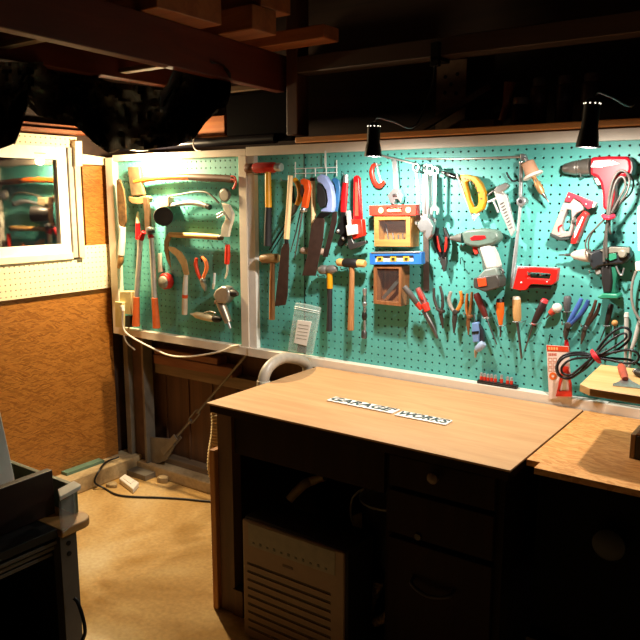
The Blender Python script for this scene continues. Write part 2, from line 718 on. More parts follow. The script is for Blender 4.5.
struct('trim_9', box(-1.83, 1.5, -0.035, 0.46, 1.682, 1.704), wood('c48244', 'd89a58', 'x', 24), 'orange wooden shelf board over the right pegboard', 0.003)
struct('trim_10', box(-3.1, -1.97, -0.9, -0.86, 1.99, 2.01), wood('6b5a48', '8c7860', 'x', 30), 'narrow batten nearest the camera across the joists')

# timbers laid across the joist
TIMB = wood('7a4426', 'a06238', 'x', 20, 0.6)
for x0, x1, y0, y1, z0, h, lab in (
        (-2.42, -1.77, -0.81, -0.52, 2.041, 0.085, 'wide timber across the big joist, nearest the camera'),
        (-2.40, -1.72, -0.42, -0.286, 2.041, 0.085, 'thinner timber across the big joist, behind the wide one'),
        (-2.2, -1.60, -0.16, -0.06, 2.041, 0.05, 'timber across the big joist, closest to the back wall'),
        (-2.35, -1.72, -0.37, -0.20, 2.127, 0.08, 'upper timber lying on the lower timbers under the ceiling')):
    one('timber', lab, 'timber', box(x0, x1, y0, y1, z0, z0 + h), TIMB, 'timbers laid across the joists', 0.004)

# ================================================================== PEGBOARDS
ZB, ZT = 0.80, 1.64
pl = T('pegboard', 'smaller turquoise pegboard with white frame in the left corner', 'pegboard', 'turquoise pegboards')
part(pl, 'panel', pegpanel(-2.972, -2.142, ZB, ZT, 0, 0.004, 0.03, 0.0041, 0, 0), TEAL, bev=0)
FRM = mat('e4d8c6', 0.5, var=0.06, scale=14)
part(pl, 'frame_stile', box(-3.025, -2.972, -0.034, 0.04, ZB - 0.035, ZT + 0.018), FRM)
part(pl, 'frame_stile', box(-2.142, -2.100, -0.030, 0.04, ZB, ZT), FRM)
part(pl, 'frame_rail', box(-2.972, -2.100, -0.030, 0.04, ZT, ZT + 0.03), FRM)
part(pl, 'frame_rail', box(-2.972, -2.100, -0.036, 0.04, ZB - 0.037, ZB), FRM)
pr = T('pegboard', 'long turquoise pegboard crowded with tools above the desk', 'pegboard', 'turquoise pegboards')
part(pr, 'panel', pegpanel(-2.058, 0.302, ZB, ZT, 0, 0.004, 0.03, 0.0041, 0, 0), TEAL, bev=0)
part(pr, 'frame_stile', box(-2.098, -2.058, -0.024, 0.04, ZB, ZT), WHITE)
part(pr, 'frame_stile', box(0.302, 0.34, -0.024, 0.04, ZB, ZT), WHITE)
part(pr, 'frame_rail', box(-2.098, 0.34, -0.030, 0.04, ZT, ZT + 0.036), FRM)
part(pr, 'frame_rail', box(-2.098, 0.34, -0.040, 0.04, ZB - 0.037, ZB), FRM)
part(pr, 'board_joint', box(-1.812, -1.806, -0.002, 0.006, ZB, ZT), mat('1d4a44', 0.7), 'dark joint between two sheets')

# ================================================================== STEEL POST, BRACE AND THINGS IN THE CORNER
GALV = mat('7d766a', 0.5, 0.4, 0.2, 12)
RUST = mat('5d4436', 0.6, 0.2, 0.3, 14)
sp = T('steel_post', 'grey steel column in the left corner under the pegboard', 'steel post')
part(sp, 'flange', box(-3.04, -3.005, 0.035, 0.098, 0.03, 0.76), GALV)
part(sp, 'web', box(-3.005, -2.90, 0.065, 0.075, 0.03, 0.76), RUST, 'rusty brown web')
part(sp, 'flange', box(-2.90, -2.885, 0.035, 0.098, 0.03, 0.76), GALV)
part(sp, 'gusset', prism([Vector((-2.885, 0.06, 0.035)), Vector((-2.76, 0.06, 0.10)), Vector((-2.70, 0.06, 0.19)), Vector((-2.74, 0.06, 0.22)), Vector((-2.885, 0.06, 0.20))], (0, 0.01, 0)), GALV)
part(sp, 'base_plate', box(-3.06, -2.82, -0.04, 0.075, 0.0, 0.029), GALV)
br = T('brace_rod', 'diagonal steel brace rod with turnbuckle below the left pegboard', 'brace')
a, c = P(169, 446, -0.058), P(249, 352, -0.058)
dv = (c - a).normalized()
part(br, 'rod', tube([a + dv * 0.075, a.lerp(c, 0.3)], 0.008, 8), STEELD)
part(br, 'rod', tube([a.lerp(c, 0.38), c], 0.007, 8), STEELD)
q0, q1 = a.lerp(c, 0.27), a.lerp(c, 0.41)
dv = (q1 - q0).normalized()
sd = dv.cross(Vector((0, 1, 0))).normalized()
part(br, 'turnbuckle', join(tube([q0, q0 + sd * 0.014 + dv * 0.02, q1 + sd * 0.014 - dv * 0.02, q1], 0.005, 8), tube([q0, q0 - sd * 0.014 + dv * 0.02, q1 - sd * 0.014 - dv * 0.02, q1], 0.005, 8)), STEELD)
part(br, 'end_fork', both(*[bar(a - dv * 0.06 + Vector((0, k_ * 0.010, 0)), a + dv * 0.09 + Vector((0, k_ * 0.010, 0)), 0.035, 0.006) for k_ in (-0.9, 2.0)]), GALV)
LUM = wood('6e4434', '8d6048', 'x', 26)
one('plank', 'reddish plank end lying on the rail under the left pegboard, lower of two', 'plank', box(-2.85, -2.30, 0.075, 0.15, 0.607, 0.655), LUM, 'planks on the rail', 0.003)
one('plank', 'reddish plank under the left pegboard, upper and shorter of two', 'plank', box(-2.85, -2.40, 0.08, 0.15, 0.657, 0.69), LUM, 'planks on the rail', 0.003)
pt = T('floor_adapter', 'white plastic box with cable on the floor by the steel post', 'adapter')
p = PZ(129, 484, 0.02)
bx_ = [PZ(119, 478, 0.03), PZ(125, 473.5, 0.03), PZ(139, 482, 0.03), PZ(133, 488.5, 0.03)]
part(pt, 'body', prism(bx_, (0, 0, -0.0295)), WHITE, bev=0.005)
part(pt, 'rib', prism([v.lerp((bx_[0] + bx_[2]) / 2, 0.45) + Vector((0, 0, 0.0)) for v in bx_], (0, 0, 0.004)), WHITE)
for k, (x, y, h, lab) in enumerate(((163, 482, 0.03, 'flat dusty concrete chunk beside the steel post base'), (112, 486.5, 0.018, 'small concrete lump between kerb and white plastic box'))):
    c = PZ(x, y, 0.0)
    g = prism([c + Vector((math.cos(t_) * r_ * 0.6, math.sin(t_) * r_ * 0.5, 0.0005)) for t_, r_ in ((0, .06), (.9, .05), (2, .065), (3, .05), (4.1, .06), (5.2, .045))], (0, 0, h))
    one('concrete_chunk', lab, 'concrete chunk', g, kerb_m, None, 0.004)
cab = [Vector((-3.0, -0.06, 0.10)), Vector((-3.01, -0.13, 0.094))] + [PZ(x, y, 0.007) for x, y in ((97, 478), (104, 488), (115, 494), (130, 496.5), (160, 497.5), (185, 499), (205, 501), (235, 503))]
cab[2] = Vector((-2.955, -0.22, 0.09))
cab.insert(3, Vector((-2.945, -0.26, 0.04)))
one('floor_cable', 'black cable running from the kerb across the concrete floor', 'cable', tube(smooth_path(cab), 0.005, 8), BLACK, None, 0)

# ================================================================== DESK
PLY = wood('b3875a', 'c59c6e', 'x', 26, 0.5, 9, 0.05)
DW = wood('1d100c', '291811', 'z', 16, 0.7)
DW.node_tree.nodes['Principled BSDF'].inputs['Specular IOR Level'].default_value = 0.15
DT = 0.77
dk = T('desk', 'dark wooden desk with pale plywood top under the long pegboard', 'desk')
part(dk, 'desk_top', box(-1.709, -0.628, -0.705, -0.045, DT - 0.006, DT), PLY, 'pale plywood sheet')
part(dk, 'top_board', box(-1.702, -0.635, -0.697, -0.05, DT - 0.034, DT - 0.0061), DW)
part(dk, 'apron', box(-1.61, -1.02, -0.675, -0.655, 0.60, DT - 0.0345), DW)
part(dk, 'side_panel', box(-1.675, -1.635, -0.64, -0.06, 0.02, DT - 0.0345), DW)
LEGW = wood('4e3420', '6d4a2e', 'z', 20)
part(dk, 'leg', box(-1.681, -1.615, -0.685, -0.641, 0.0, DT - 0.0345), LEGW)
part(dk, 'leg', box(-1.681, -1.635, -0.059, -0.05, 0.0, DT - 0.0345), LEGW)
part(dk, 'back_panel', box(-1.634, -1.021, -0.075, -0.06, 0.08, DT - 0.0345), DW)  # added dark sheet, hides the lit wall so the space under the desk stays dark
part(dk, 'foot_block', box(-1.62, -1.575, -0.69, -0.65, 0.0, 0.10), LEGW)
part(dk, 'pedestal', box(-1.02, -0.655, -0.66, -0.06, 0.03, DT - 0.0345), DW)
part(dk, 'plinth', box(-1.0, -0.68, -0.63, -0.08, 0.0, 0.03), DW)
drw = []
for z0, z1 in ((0.635, 0.73), (0.49, 0.622), (0.06, 0.474)):
    drw.append(part(dk, 'drawer', box(-1.0, -0.675, -0.682, -0.6605, z0, z1), DW, bev=0.003))
c = P(433, 478, 0.70)
part(drw[0], 'knob', lathe(Vector((c.x, -0.682, c.z)), Vector((c.x, -0.71, c.z)), [(0, .007), (.4, .006), (.5, .016), (.85, .017), (1, .009)]), mat('6a5238', 0.5), 'pale round knob')
part(drw[1], 'keyhole_plate', lathe(Vector((-0.90, -0.682, 0.50)), Vector((-0.90, -0.688, 0.50)), [(0, .012), (1, .010)]), mat('3a3028', 0.5))
c = P(430, 590, 0.70)
part(drw[2], 'pull_handle', tube(smooth_path([Vector((-0.91, -0.682, 0.375)), Vector((-0.905, -0.705, 0.36)), Vector((-0.85, -0.712, 0.345)), Vector((-0.79, -0.705, 0.36)), Vector((-0.785, -0.682, 0.375))]), 0.006, 8), mat('3a3430', 0.45, 0.5))

# planks leaning at the desk's left side
OW = wood('a8682e', 'd09550', 'z', 24)
one('leaning_plank', 'tall orange-brown plank standing against the left side of the desk', 'plank', box(-1.709, -1.684, -0.70, -0.655, 0.0, 0.60), OW, None, 0.003)

# right-hand bench
osb_top = osb('osb_bench', 'dba463', 'cc9350', 'b97c3c', 'xy', 0.5)
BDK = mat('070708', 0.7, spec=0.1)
be = T('workbench', 'right workbench with strand board top and black body', 'workbench')
part(be, 'bench_top', join(box(-0.622, 1.2, -0.60, -0.045, DT - 0.018, DT - 0.001), box(-0.585, 1.2, -0.648, -0.6001, DT - 0.018, DT - 0.001)), osb_top, bev=0)
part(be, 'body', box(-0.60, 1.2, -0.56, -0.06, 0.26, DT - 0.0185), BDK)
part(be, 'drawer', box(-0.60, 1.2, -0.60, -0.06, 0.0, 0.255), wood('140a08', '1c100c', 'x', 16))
k = P(612, 540, 0.56)
part(be, 'round_knob', lathe(Vector((k.x, -0.56, k.z)), Vector((k.x, -0.60, k.z)), [(0, .02), (.3, .02), (.4, .042), (.9, .042), (1, .03)], 20), mat('151315', 0.5))

# letters on the desk: two strips of white plate with dark slanted letters
for txt, c0, c1, lab in (("GARAGE'", (331, 399.5), (396, 412.5), "longer white letter strip reading GARAGE' lying on the desk"),
                         ('WORKS', (398.5, 414), (449, 423.8), 'shorter white letter strip reading WORKS lying on the desk')):
    A, B_ = PZ(*c0, DT), PZ(*c1, DT)
    d = (B_ - A)
    L = d.length
    d.normalize()
    nrm = Vector((0, 0, 1)).cross(d)
    t = T('letter_strip', lab, 'sign letters', 'letter strips on the desk')
    hw = 0.027
    z0 = DT + 0.0006
    npt = 24
    top, bot = [], []
    for i in range(npt + 1):
        u = i / npt
        j = 0.0015 * math.sin(i * 2.3)
        top.append(A + d * (L * u) + nrm * (hw + j))
        bot.append(A + d * (L * u) - nrm * (hw + j))
    pts = [Vector((v.x, v.y, z0)) for v in bot + top[::-1]]
    part(t, 'white_plate', prism(pts, (0, 0, 0.004)), mat('efece6', 0.35, var=0.03), bev=0.0005)
    mid = (A + B_) / 2
    mw = Matrix(((d.x, nrm.x, 0, mid.x), (d.y, nrm.y, 0, mid.y), (0, 0, 1, z0 + 0.0048), (0, 0, 0, 1)))
    o = text_mesh('lettering', txt, mat('3c4a4c', 0.4), t, mw, 0.052, 0.0008, 0.18, 0.0009)
    xs = [(v.co - mid).dot(d) for v in o.data.vertices]
    f = (L * 0.96) / (max(xs) - min(xs))
    mid_ = sum([min(xs), max(xs)]) / 2
    for v in o.data.vertices:
        r_ = v.co - mid
        u = (r_.dot(d) - mid_) * f
        v.co = mid + d * u + nrm * r_.dot(nrm) + Vector((0, 0, r_.z))

# ================================================================== UNDER AND BESIDE THE DESK
ACM = mat('826750', 0.5, var=0.04)
ac = T('portable_air_conditioner', 'cream air conditioner with slatted front under the desk', 'air conditioner')
X0, X1, Y0, Y1, Z1 = -1.507, -1.096, -0.765, -0.60, 0.428
part(ac, 'housing', box(X0, X1, Y0 + 0.012, Y1, 0.0, Z1), mat('1f1a15', 0.6, var=0.04), bev=0.008)  # shade on the top and side is put into this near-black colour
fp = part(ac, 'front_panel', box(X0 + 0.004, X1 - 0.004, Y0, Y0 + 0.0115, 0.005, Z1 - 0.004), ACM, bev=0.005)
W = X1 - X0
for i in range(10):
    z = Z1 - 0.152 - i * 0.029
    if z > 0.02:
        part(fp, 'louvre_slot', box(X0 + W * 0.06, X0 + W * 0.87, Y0 - 0.0012, Y0 + 0.002, z - 0.0018, z + 0.0018), mat('4a3d2c', 0.7), bev=0)
        part(fp, 'louvre', prism([Vector((X0 + W * 0.06, Y0, z - 0.0085)), Vector((X0 + W * 0.06, Y0 - 0.004, z - 0.004)), Vector((X0 + W * 0.06, Y0, z - 0.003))], (W * 0.81, 0, 0)), ACM, bev=0)
cp = part(ac, 'control_panel', box(X0 + W * 0.075, X0 + W * 0.91, Y0 - 0.0015, Y0 + 0.001, Z1 - 0.088, Z1 - 0.010), mat('7a6f5c', 0.4), 'greyish control panel')
for i in range(11):
    x = X0 + W * (0.12 + 0.07 * i)
    part(cp, 'button', box(x, x + 0.008, Y0 - 0.003, Y0 - 0.001, Z1 - 0.078, Z1 - 0.072 + 0.003 * (i % 2)), mat('4d4a42', 0.5), bev=0)
part(fp, 'brand_mark', box(X0 + W * 0.42, X0 + W * 0.52, Y0 - 0.0012, Y0 + 0.001, Z1 - 0.120, Z1 - 0.112), mat('4a2c22', 0.5), 'small dark brand mark', bev=0)

TAN = mat('c9a56a', 0.55)


def ribbed(pts, r, pitch=0.012, amp=0.12, n=12):
    pts = smooth_path(pts, 14)
    out, rr, L = [pts[0]], [r], 0
    acc = [0.0]
    for i in range(1, len(pts)):
        acc.append(acc[-1] + (pts[i] - pts[i - 1]).length)
    N = int(acc[-1] / (pitch / 4))
    res, rad = [], []
    j = 0
    for i in range(N + 1):
        s = acc[-1] * i / N
        while j < len(acc) - 2 and acc[j + 1] < s:
            j += 1
        u = (s - acc[j]) / max(1e-9, acc[j + 1] - acc[j])
        res.append(pts[j].lerp(pts[j + 1], u))
        rad.append(r * (1 + amp * math.sin(2 * math.pi * s / pitch)))
    return tube(res, rad, n)


vh = T('vacuum_pipe', 'grey curved vacuum pipe rising behind the left edge of the desk', 'hose')
GREYP = mat('a39a8c', 0.4)
pts = [PX(262.5, 395, -1.745), PX(263.5, 380, -1.745), PX(267, 370, -1.745), PX(274, 362.5, -1.745), PX(284, 358, -1.745), PX(296, 359, -1.745), PX(305, 363, -1.745), PX(310, 368, -1.745), PX(311, 380, -1.745)]
pts = [Vector((v.x, min(v.y, -0.068), v.z)) for v in pts]
part(vh, 'bent_pipe', tube(smooth_path(pts), 0.022, 14), GREYP)
part(vh, 'cuff', tube([PX(262.5, 402, -1.745), PX(263.6, 381, -1.745)], 0.026, 16), mat('cfc8b4', 0.45), 'pale end cuff')
q = PX(262.5, 400, -1.745)
part(vh, 'straight_pipe', tube([q, Vector((-1.745, q.y, 0.0))], 0.021, 12), GREYP)
hz = []
for x_, y_ in ((216.5, 410), (217, 425), (216, 437), (213.5, 452), (213, 468), (216, 484), (218, 510), (217, 540)):
    r = ray(x_, y_)
    hz.append(CAM + r * ((-0.60 - CAM.y) / r.y))
hz.append(Vector((hz[-1].x, hz[-1].y, 0.026)))
one('ribbed_hose', 'yellowish ribbed hose hanging down the left side of the desk', 'hose', ribbed(hz, 0.02), mat('f0d8a4', 0.5), None, 0)
def on(y_, x, yy):
    r = ray(x, yy)
    return CAM + r * ((y_ - CAM.y) / r.y)


one('tan_hose', 'tan elbow hose under the desk above the air conditioner', 'hose', tube(smooth_path([on(-.46, 289, 500), on(-.44, 296, 492), on(-.42, 305, 484), on(-.40, 312, 481), on(-.40, 325, 477)]), [.016, .018, .018, .017, .015], 12), TAN, None, 0)
one('plastic_saucer', 'pale curved plastic lid lying behind the air conditioner', 'lid', lathe(Vector((-1.16, -0.40, 0.44)), Vector((-1.16, -0.40, 0.455)), [(0, .085), (.5, .10), (1, .102), (1, .095), (.6, .08)], 28), CREAM, None, 0)
one('storage_tin', 'dark round tin under the desk carrying the pale lid', 'tin', lathe(Vector((-1.16, -0.40, 0.0)), Vector((-1.16, -0.40, 0.439)), [(0, .088), (.02, .09), (.98, .09), (1, .086)], 28), mat('18140f', 0.5), None, 0)
one('rag', 'small pale rag hanging in the dark under the desk', 'cloth', prism([on(-.30, 352, 516), on(-.30, 360, 513), on(-.30, 366, 523), on(-.30, 362, 534), on(-.30, 355, 530)], (0, 0.012, 0)), mat('c7b48c', 0.8, bump=0.6), None, 0.003)
one('white_wire', 'thin white wire loop in the dark under the desk', 'wire', tube(smooth_path([on(-.28, 355, 530), on(-.28, 351, 515), on(-.28, 352, 500), on(-.28, 358, 492), on(-.28, 364, 489)]), 0.004, 8), CREAM, None, 0)
one('flexible_duct', 'ribbed duct on the floor beside the drawers, upright piece', 'duct', ribbed([on(-.53, 379, 580), on(-.53, 375, 592), on(-.53, 370, 606), on(-.53, 366, 640)], 0.017, 0.014), TAN, None, 0)
one('flexible_duct', 'ribbed duct on the floor beside the drawers, lying piece', 'duct', ribbed([on(-.57, 366, 622), on(-.57, 376, 622), on(-.57, 384, 618), on(-.57, 390, 612)], 0.014, 0.014), TAN, None, 0)

# ================================================================== LEFT FOREGROUND CABINET
CG = mat('676058', 0.5, 0.2, 0.06)
CXF = -1.42
ct = T('tool_cart', 'dark open cart with wooden top in the left foreground', 'cart')
for y in (-1.497, -2.24):
    part(ct, 'leg', box(CXF - 0.03, CXF - 0.001, y, y + 0.046, 0.0, 0.678), CG, 'grey metal corner post')
part(ct, 'bolt_hole', both(lathe(Vector((CXF - 0.002, -1.475, 0.655)), Vector((CXF + 0.0008, -1.475, 0.655)), [(0, .006), (1, .006)]), lathe(Vector((CXF - 0.002, -1.475, 0.628)), Vector((CXF + 0.0008, -1.475, 0.628)), [(0, .006), (1, .006)])), BLACK, 'dark bolt hole', bev=0)
part(ct, 'side_panel', box(CXF - 0.50, CXF - 0.03, -1.475, -1.46, 0.0, 0.678), mat('121112', 0.7))
part(ct, 'back_panel', box(CXF - 0.52, CXF - 0.50, -2.2, -1.46, 0.0, 0.678), mat('121112', 0.7))
part(ct, 'shelf', box(CXF - 0.50, CXF - 0.032, -2.2, -1.476, 0.30, 0.315), mat('0c0b0c', 0.7))
for dz, dx in ((0.668, 0.0), (0.650, 0.012), (0.632, 0.02)):
    part(ct, 'drawer_rail', box(CXF - 0.05 - dx, CXF - 0.012 - dx, -2.194, -1.498, dz - 0.009, dz), CG)
tp = []
yf, xf = -1.405, CXF + 0.012
for i in range(7):
    a = math.pi / 2 * i / 6
    tp.append(Vector((xf - 0.035 + 0.035 * math.cos(a), yf - 0.035 + 0.035 * math.sin(a), 0.68)))
tp += [Vector((CXF - 0.53, yf, 0.68)), Vector((CXF - 0.53, -1.50, 0.68)), Vector((xf, -1.50, 0.68))]
part(ct, 'cart_top', box(CXF - 0.53, CXF - 0.004, -2.26, -1.5005, 0.68, 0.70), mat('14110f', 0.6), 'dark rear part of the top')
part(ct, 'wooden_top', prism(tp, (0, 0, 0.02)), wood('b98448', 'd0a060', 'y', 26), bev=0.003)
BR = wood('2a1712', '3a221a', 'y', 16, 0.5)
dr = T('drawer_box', 'dark brown drawer resting on top of the cart in front of a pale tray', 'drawer')
A = Vector((-1.500, -1.452, 0.701))
D = Vector((0.03, -1.0, 0)).normalized()
N_ = Vector((D.y, -D.x, 0)) * -1
if N_.x < 0:
    N_ = -N_


def slab(a, l, th, h, zb):
    b0 = a.copy()
    b0.z = zb
    pts = [b0, b0 + D * l, b0 + D * l - N_ * th, b0 - N_ * th]
    return prism(pts, (0, 0, h))


part(dr, 'front_board', slab(A, 0.62, 0.022, 0.112, 0.701), BR, bev=0.002)
part(dr, 'bottom_board', slab(A + D * 0.02 - N_ * 0.0225, 0.55, 0.20, 0.008, 0.712), BR)
part(dr, 'back_board', slab(A + D * 0.02 - N_ * 0.2230, 0.55, 0.012, 0.06, 0.701), BR)
ty = T('parts_tray', 'pale tray with green-grey rim on the cart behind the dark drawer', 'tray')
GR = mat('6f7860', 0.5)
t0, t1 = PZ(13, 461, 0.775), PZ(77, 484, 0.775)
yw = t1.y
part(ty, 'rim', join(box(t0.x - 0.05, t1.x, yw - 0.012, yw, 0.701, 0.775), box(t0.x - 0.062, t0.x - 0.05, yw - 0.20, yw, 0.701, 0.775)), GR)
part(ty, 'tray_floor', box(t0.x - 0.05, t1.x - 0.095, yw + 0.0005, yw + 0.002, 0.701, 0.77), mat('c9a878', 0.6))
pp = T('paper_pad', 'stack of white paper on the cart corner beside the drawer', 'paper')
c0 = PZ(58, 499, 0.765)
for i in range(2):
    zz = 0.7765 + 0.0105 * i
    jj = 0.004 * (i % 2)
    pts = [PZ(58 + jj, 493, zz), PZ(74, 484.5, zz), PZ(81 - 1.2 * i, 488, zz), PZ(80, 490, zz), PZ(60, 501, zz)]
    part(pp, 'sheet_bundle', prism([Vector((v.x, v.y, zz)) for v in pts], (0, 0, 0.0095)), mat('e8e2d6', 0.7, var=0.03), bev=0.001)
part(pp, 'wrapper', prism([Vector((v.x, v.y - 0.008, 0.7005)) for v in [PZ(61, 496, 0.776), PZ(73, 488, 0.776), PZ(78, 491, 0.776), PZ(64, 502, 0.776)]], (0, 0, 0.0755)), clear('plastic_wrap', 'e8e6e0', 0.2, 0.3))
def lean(x, y):
    r = ray(x, y)
    k_ = 0.8
    t_ = (-1.60 + k_ * 0.722 - CAM.x - k_ * CAM.z) / (r.x + k_ * r.z)
    return CAM + r * t_


g = prism([lean(-14, 372), lean(-2, 405), lean(14.5, 481), lean(17, 497), lean(-20, 520)], (-0.008, 0.0, -0.008))
V_, F_ = g
zmin = min(v.z for v in V_)
one('white_board', 'white panel leaning upright in the drawer at the left edge', 'panel', ([v + Vector((0, 0, max(0, 0.7205 - zmin))) for v in V_], F_), mat('f6f0e2', 0.5, var=0.03), None, 0.002)
one('hanging_cable', 'black cable hanging beside the grey leg of the cart', 'cable', tube(smooth_path([PX(74, 598, -1.408), PX(78, 603, -1.40), PX(83, 618, -1.385), PX(85, 632, -1.38), PX(82, 642, -1.385), PX(79, 660, -1.39)]), 0.0045, 8), BLACK, None, 0)
# ================================================================== TOOLS ON THE SMALLER BOARD
SILV = mat('b8b6b0', 0.3, 0.85, 0.12)
GOLDW = wood('b5843f', 'dcb06a', 'x', 90)
PEG = mat('8c9090', 0.35, 0.8)


def peg(x, y, off=0.0, drop=5):
    """one bent steel hook seated in the board (part of the thing hung on it)"""
    p = P(x, y, 0)
    s = S(p)
    return tube([p + Vector((0, -0.0006, 0)), p + Vector((0, -0.02 - off, 0)), p + Vector((0, -0.024 - off, 0.010))], 0.0022, 6)


t = T('axe', 'axe with grey-brown head and long orange handle hung level across the top', 'axe')
part(t, 'axe_head', poly([(127, 167), (139, 166.5), (140, 175), (141, 183), (143.5, 195), (131, 196), (129, 182)], 0.026, 0.046), mat('66553c', 0.5, 0.3, 0.35, 25), bev=0.004)
part(t, 'blade_cover', poly([(128.5, 196.5), (136, 198), (146, 195.5), (148.5, 198), (148, 202), (140, 204.5), (132, 203.5), (128.5, 200.5)], 0.022, 0.05), mat('80603a', 0.6, var=0.2), 'tan blade cover', bev=0.003)
part(t, 'handle', rod([(135, 182, .036), (150, 178.6, .036), (170, 177.2, .036), (190, 177)], [2.6, 2.9, 3.2, 3.3], 0.036, 12, True), mat('dc6a1c', 0.4), 'orange front half of the handle')
part(t, 'grip', rod([(190, 177), (205, 177.8), (222, 178.4), (233.6, 179.2)], [3.4, 3.8, 3.6, 3.8], 0.036, 12, True), mat('5c3a22', 0.6), 'dark brown rear half')
part(t, 'lanyard', rod([(231, 176, .052), (235, 177, .054), (236, 184, .05), (233, 189, .045), (236, 181, .054), (231, 179, .052)], 0.8, 0.05, 6, True), mat('d8402a', 0.6), 'red cord')
part(t, 'hook', both(peg(144, 180), peg(222, 180)), PEG)

t = T('loppers', 'long loppers with white tube arms and orange grips', 'loppers')
part(t, 'blade', poly([(142.5, 197), (147, 197), (149.5, 212), (149.8, 229), (144.8, 230), (144, 212)], 0.054, 0.066), mat('6a5138', 0.5, 0.5, 0.3), bev=0.001)
part(t, 'pivot', lathe(*ax(147, 231, .05, .085), [(0, .017), (.3, .02), (.8, .02), (1, .01)]), STEELD)
for a, b2, c2, lb in (((144, 232), (140.6, 239), (136.6, 298.5), 0), ((149, 232), (151.5, 238), (154.6, 299.5), 1)):
    part(t, 'collar', rod([a, b2], [2.2, 3.3], 0.062), RED, 'red collar')
    part(t, 'arm', rod([b2, c2], [2.6, 2.7], 0.062, 12), mat('d9d6cc', 0.35, 0.4))
    e = (136, 326) if not lb else (156.6, 328)
    part(t, 'grip', rod([(c2[0], c2[1] - 1.5), ((c2[0] + e[0]) / 2, 312), e], [3.2, 3.5, 3.9], 0.062, 12), mat('e0682a', 0.55), 'orange grip')

t = T('billhook', 'rusty-bladed cutting tool with white-wrapped handle hung on the left frame', 'cutting tool')
part(t, 'blade', poly([(116.2, 180), (119.5, 179), (123.6, 190), (125.3, 205), (126, 222), (123, 229), (118.6, 224), (117.2, 205)], 0.042, 0.05), mat('6e5230', 0.6, 0.3, 0.5, 40), bev=0.002)
part(t, 'wrapped_handle', rod([(122.7, 227), (122, 241), (121, 255)], [3.1, 3.5, 3.4], 0.05, 10), mat('e6e0d2', 0.6, var=0.06), 'white taped handle')
part(t, 'handle_end', rod([(121, 255), (120.5, 262), (118.5, 268)], [2.9, 3.2, 1.6], 0.05, 10), mat('b98a50', 0.55), 'bare wooden end')
part(t, 'hook', tube([*ax(118, 181, 0.0006, .058), P(118, 179, .06)], .002, 6), PEG)

t = T('utility_knife', 'small red-handled knife with pale tip left of the loppers', 'knife')
part(t, 'handle', rod([(137.9, 223), (137.9, 239.5)], [2.5, 2.6], 0.022, 10), RED)
part(t, 'tip', rod([(137.9, 211.5), (137.7, 217), (137.9, 223)], [0.8, 1.7, 2.2], 0.022, 8), mat('e0cda0', 0.5))
part(t, 'blade', rod([(138, 239.5), (138.2, 250)], [1.8, 1.2], 0.022, 8, flat=.4), mat('cfd0c8', 0.4, 0.3))

t = T('tape_measure', 'round tape measure with grey face and red case beside the loppers', 'tape measure')
part(t, 'case', lathe(*ax(163.2, 281.5, 0.006, 0.042), [(0, .034), (.1, .039), (.85, .039), (1, .034)], 20), mat('c9281e', 0.4))
part(t, 'face', lathe(*ax(161.5, 282.5, 0.0425, 0.056), [(0, .03), (.8, .029), (1, .024)], 20), mat('8d8a78', 0.5), 'grey round face')
part(t, 'hang_tag', poly([(157.6, 253.5), (161.6, 253), (162, 272), (158, 272.5)], 0.012, 0.016), mat('e8e4d8', 0.5), 'white hang tag')

t = T('clamp_light', 'clamp lamp with dark shade, silver tube and curved cable', 'lamp')
part(t, 'shade_bracket', poly([(157.5, 198), (168, 197.5), (168.5, 206), (160, 208), (157.5, 205)], 0.012, 0.05), mat('b7a27c', 0.5), bev=0.002)
part(t, 'lamp_shade', lathe(P(160.5, 216, .02), P(163.5, 216.5, .085), [(0, .02), (.15, .034), (.6, .042), (1, .045), (1, .041), (.6, .036)], 20), mat('2c2824', 0.4), 'dark round shade')
part(t, 'reflector', lathe(P(163.0, 216.4, .07), P(163.3, 216.5, .081), [(0, .03), (1, .040)], 20), mat('4a443c', 0.3, 0.6))
part(t, 'tube', rod([(166, 205.2), (176, 204.6), (190, 202.8), (200, 203.8), (208.5, 206.6)], [2.0, 2.0, 2.6, 2.8, 2.2], 0.035, 12, True), STEELW, 'silver tube')
part(t, 'tube_end', rod([(206.8, 206), (210, 207.2)], [2.9, 2.9], 0.035, 12), BLACK)
part(t, 'cable', rod([(164, 200, .04), (168, 197, .04), (180, 194.6, .03), (195, 192, .03), (206, 192.4, .03), (213, 197, .03), (219, 203, .03)], 1.0, 0.03, 8, True), mat('5c5648', 0.5))
part(t, 'disc', lathe(*ax(223.8, 195, .02, .038), [(0, .026), (.5, .031), (1, .029)], 22), mat('6a6660', 0.4, 0.3))
part(t, 'disc_face', lathe(*ax(223.8, 195, .0385, .041), [(0, .025), (1, .024)], 22), mat('b5b0a4', 0.35, 0.5))
part(t, 'clamp_body', poly([(221.5, 203), (228, 205), (232.3, 214), (231.5, 221), (229, 228), (227.3, 237), (220.5, 236.6), (221.8, 226), (225.5, 219), (224, 211)], 0.048, 0.066), mat('e0dccb', 0.45), 'cream spring clamp', bev=0.002)
part(t, 'clamp_lever', join(rod([(217, 215), (223.5, 211.5), (230, 221)], 1.0, 0.074, 8), rod([(217.5, 218), (224, 214)], 1.1, 0.074, 8)), STEELW)
part(t, 'hook', both(peg(180, 199, 0.012), peg(225, 203, 0.0)), PEG)

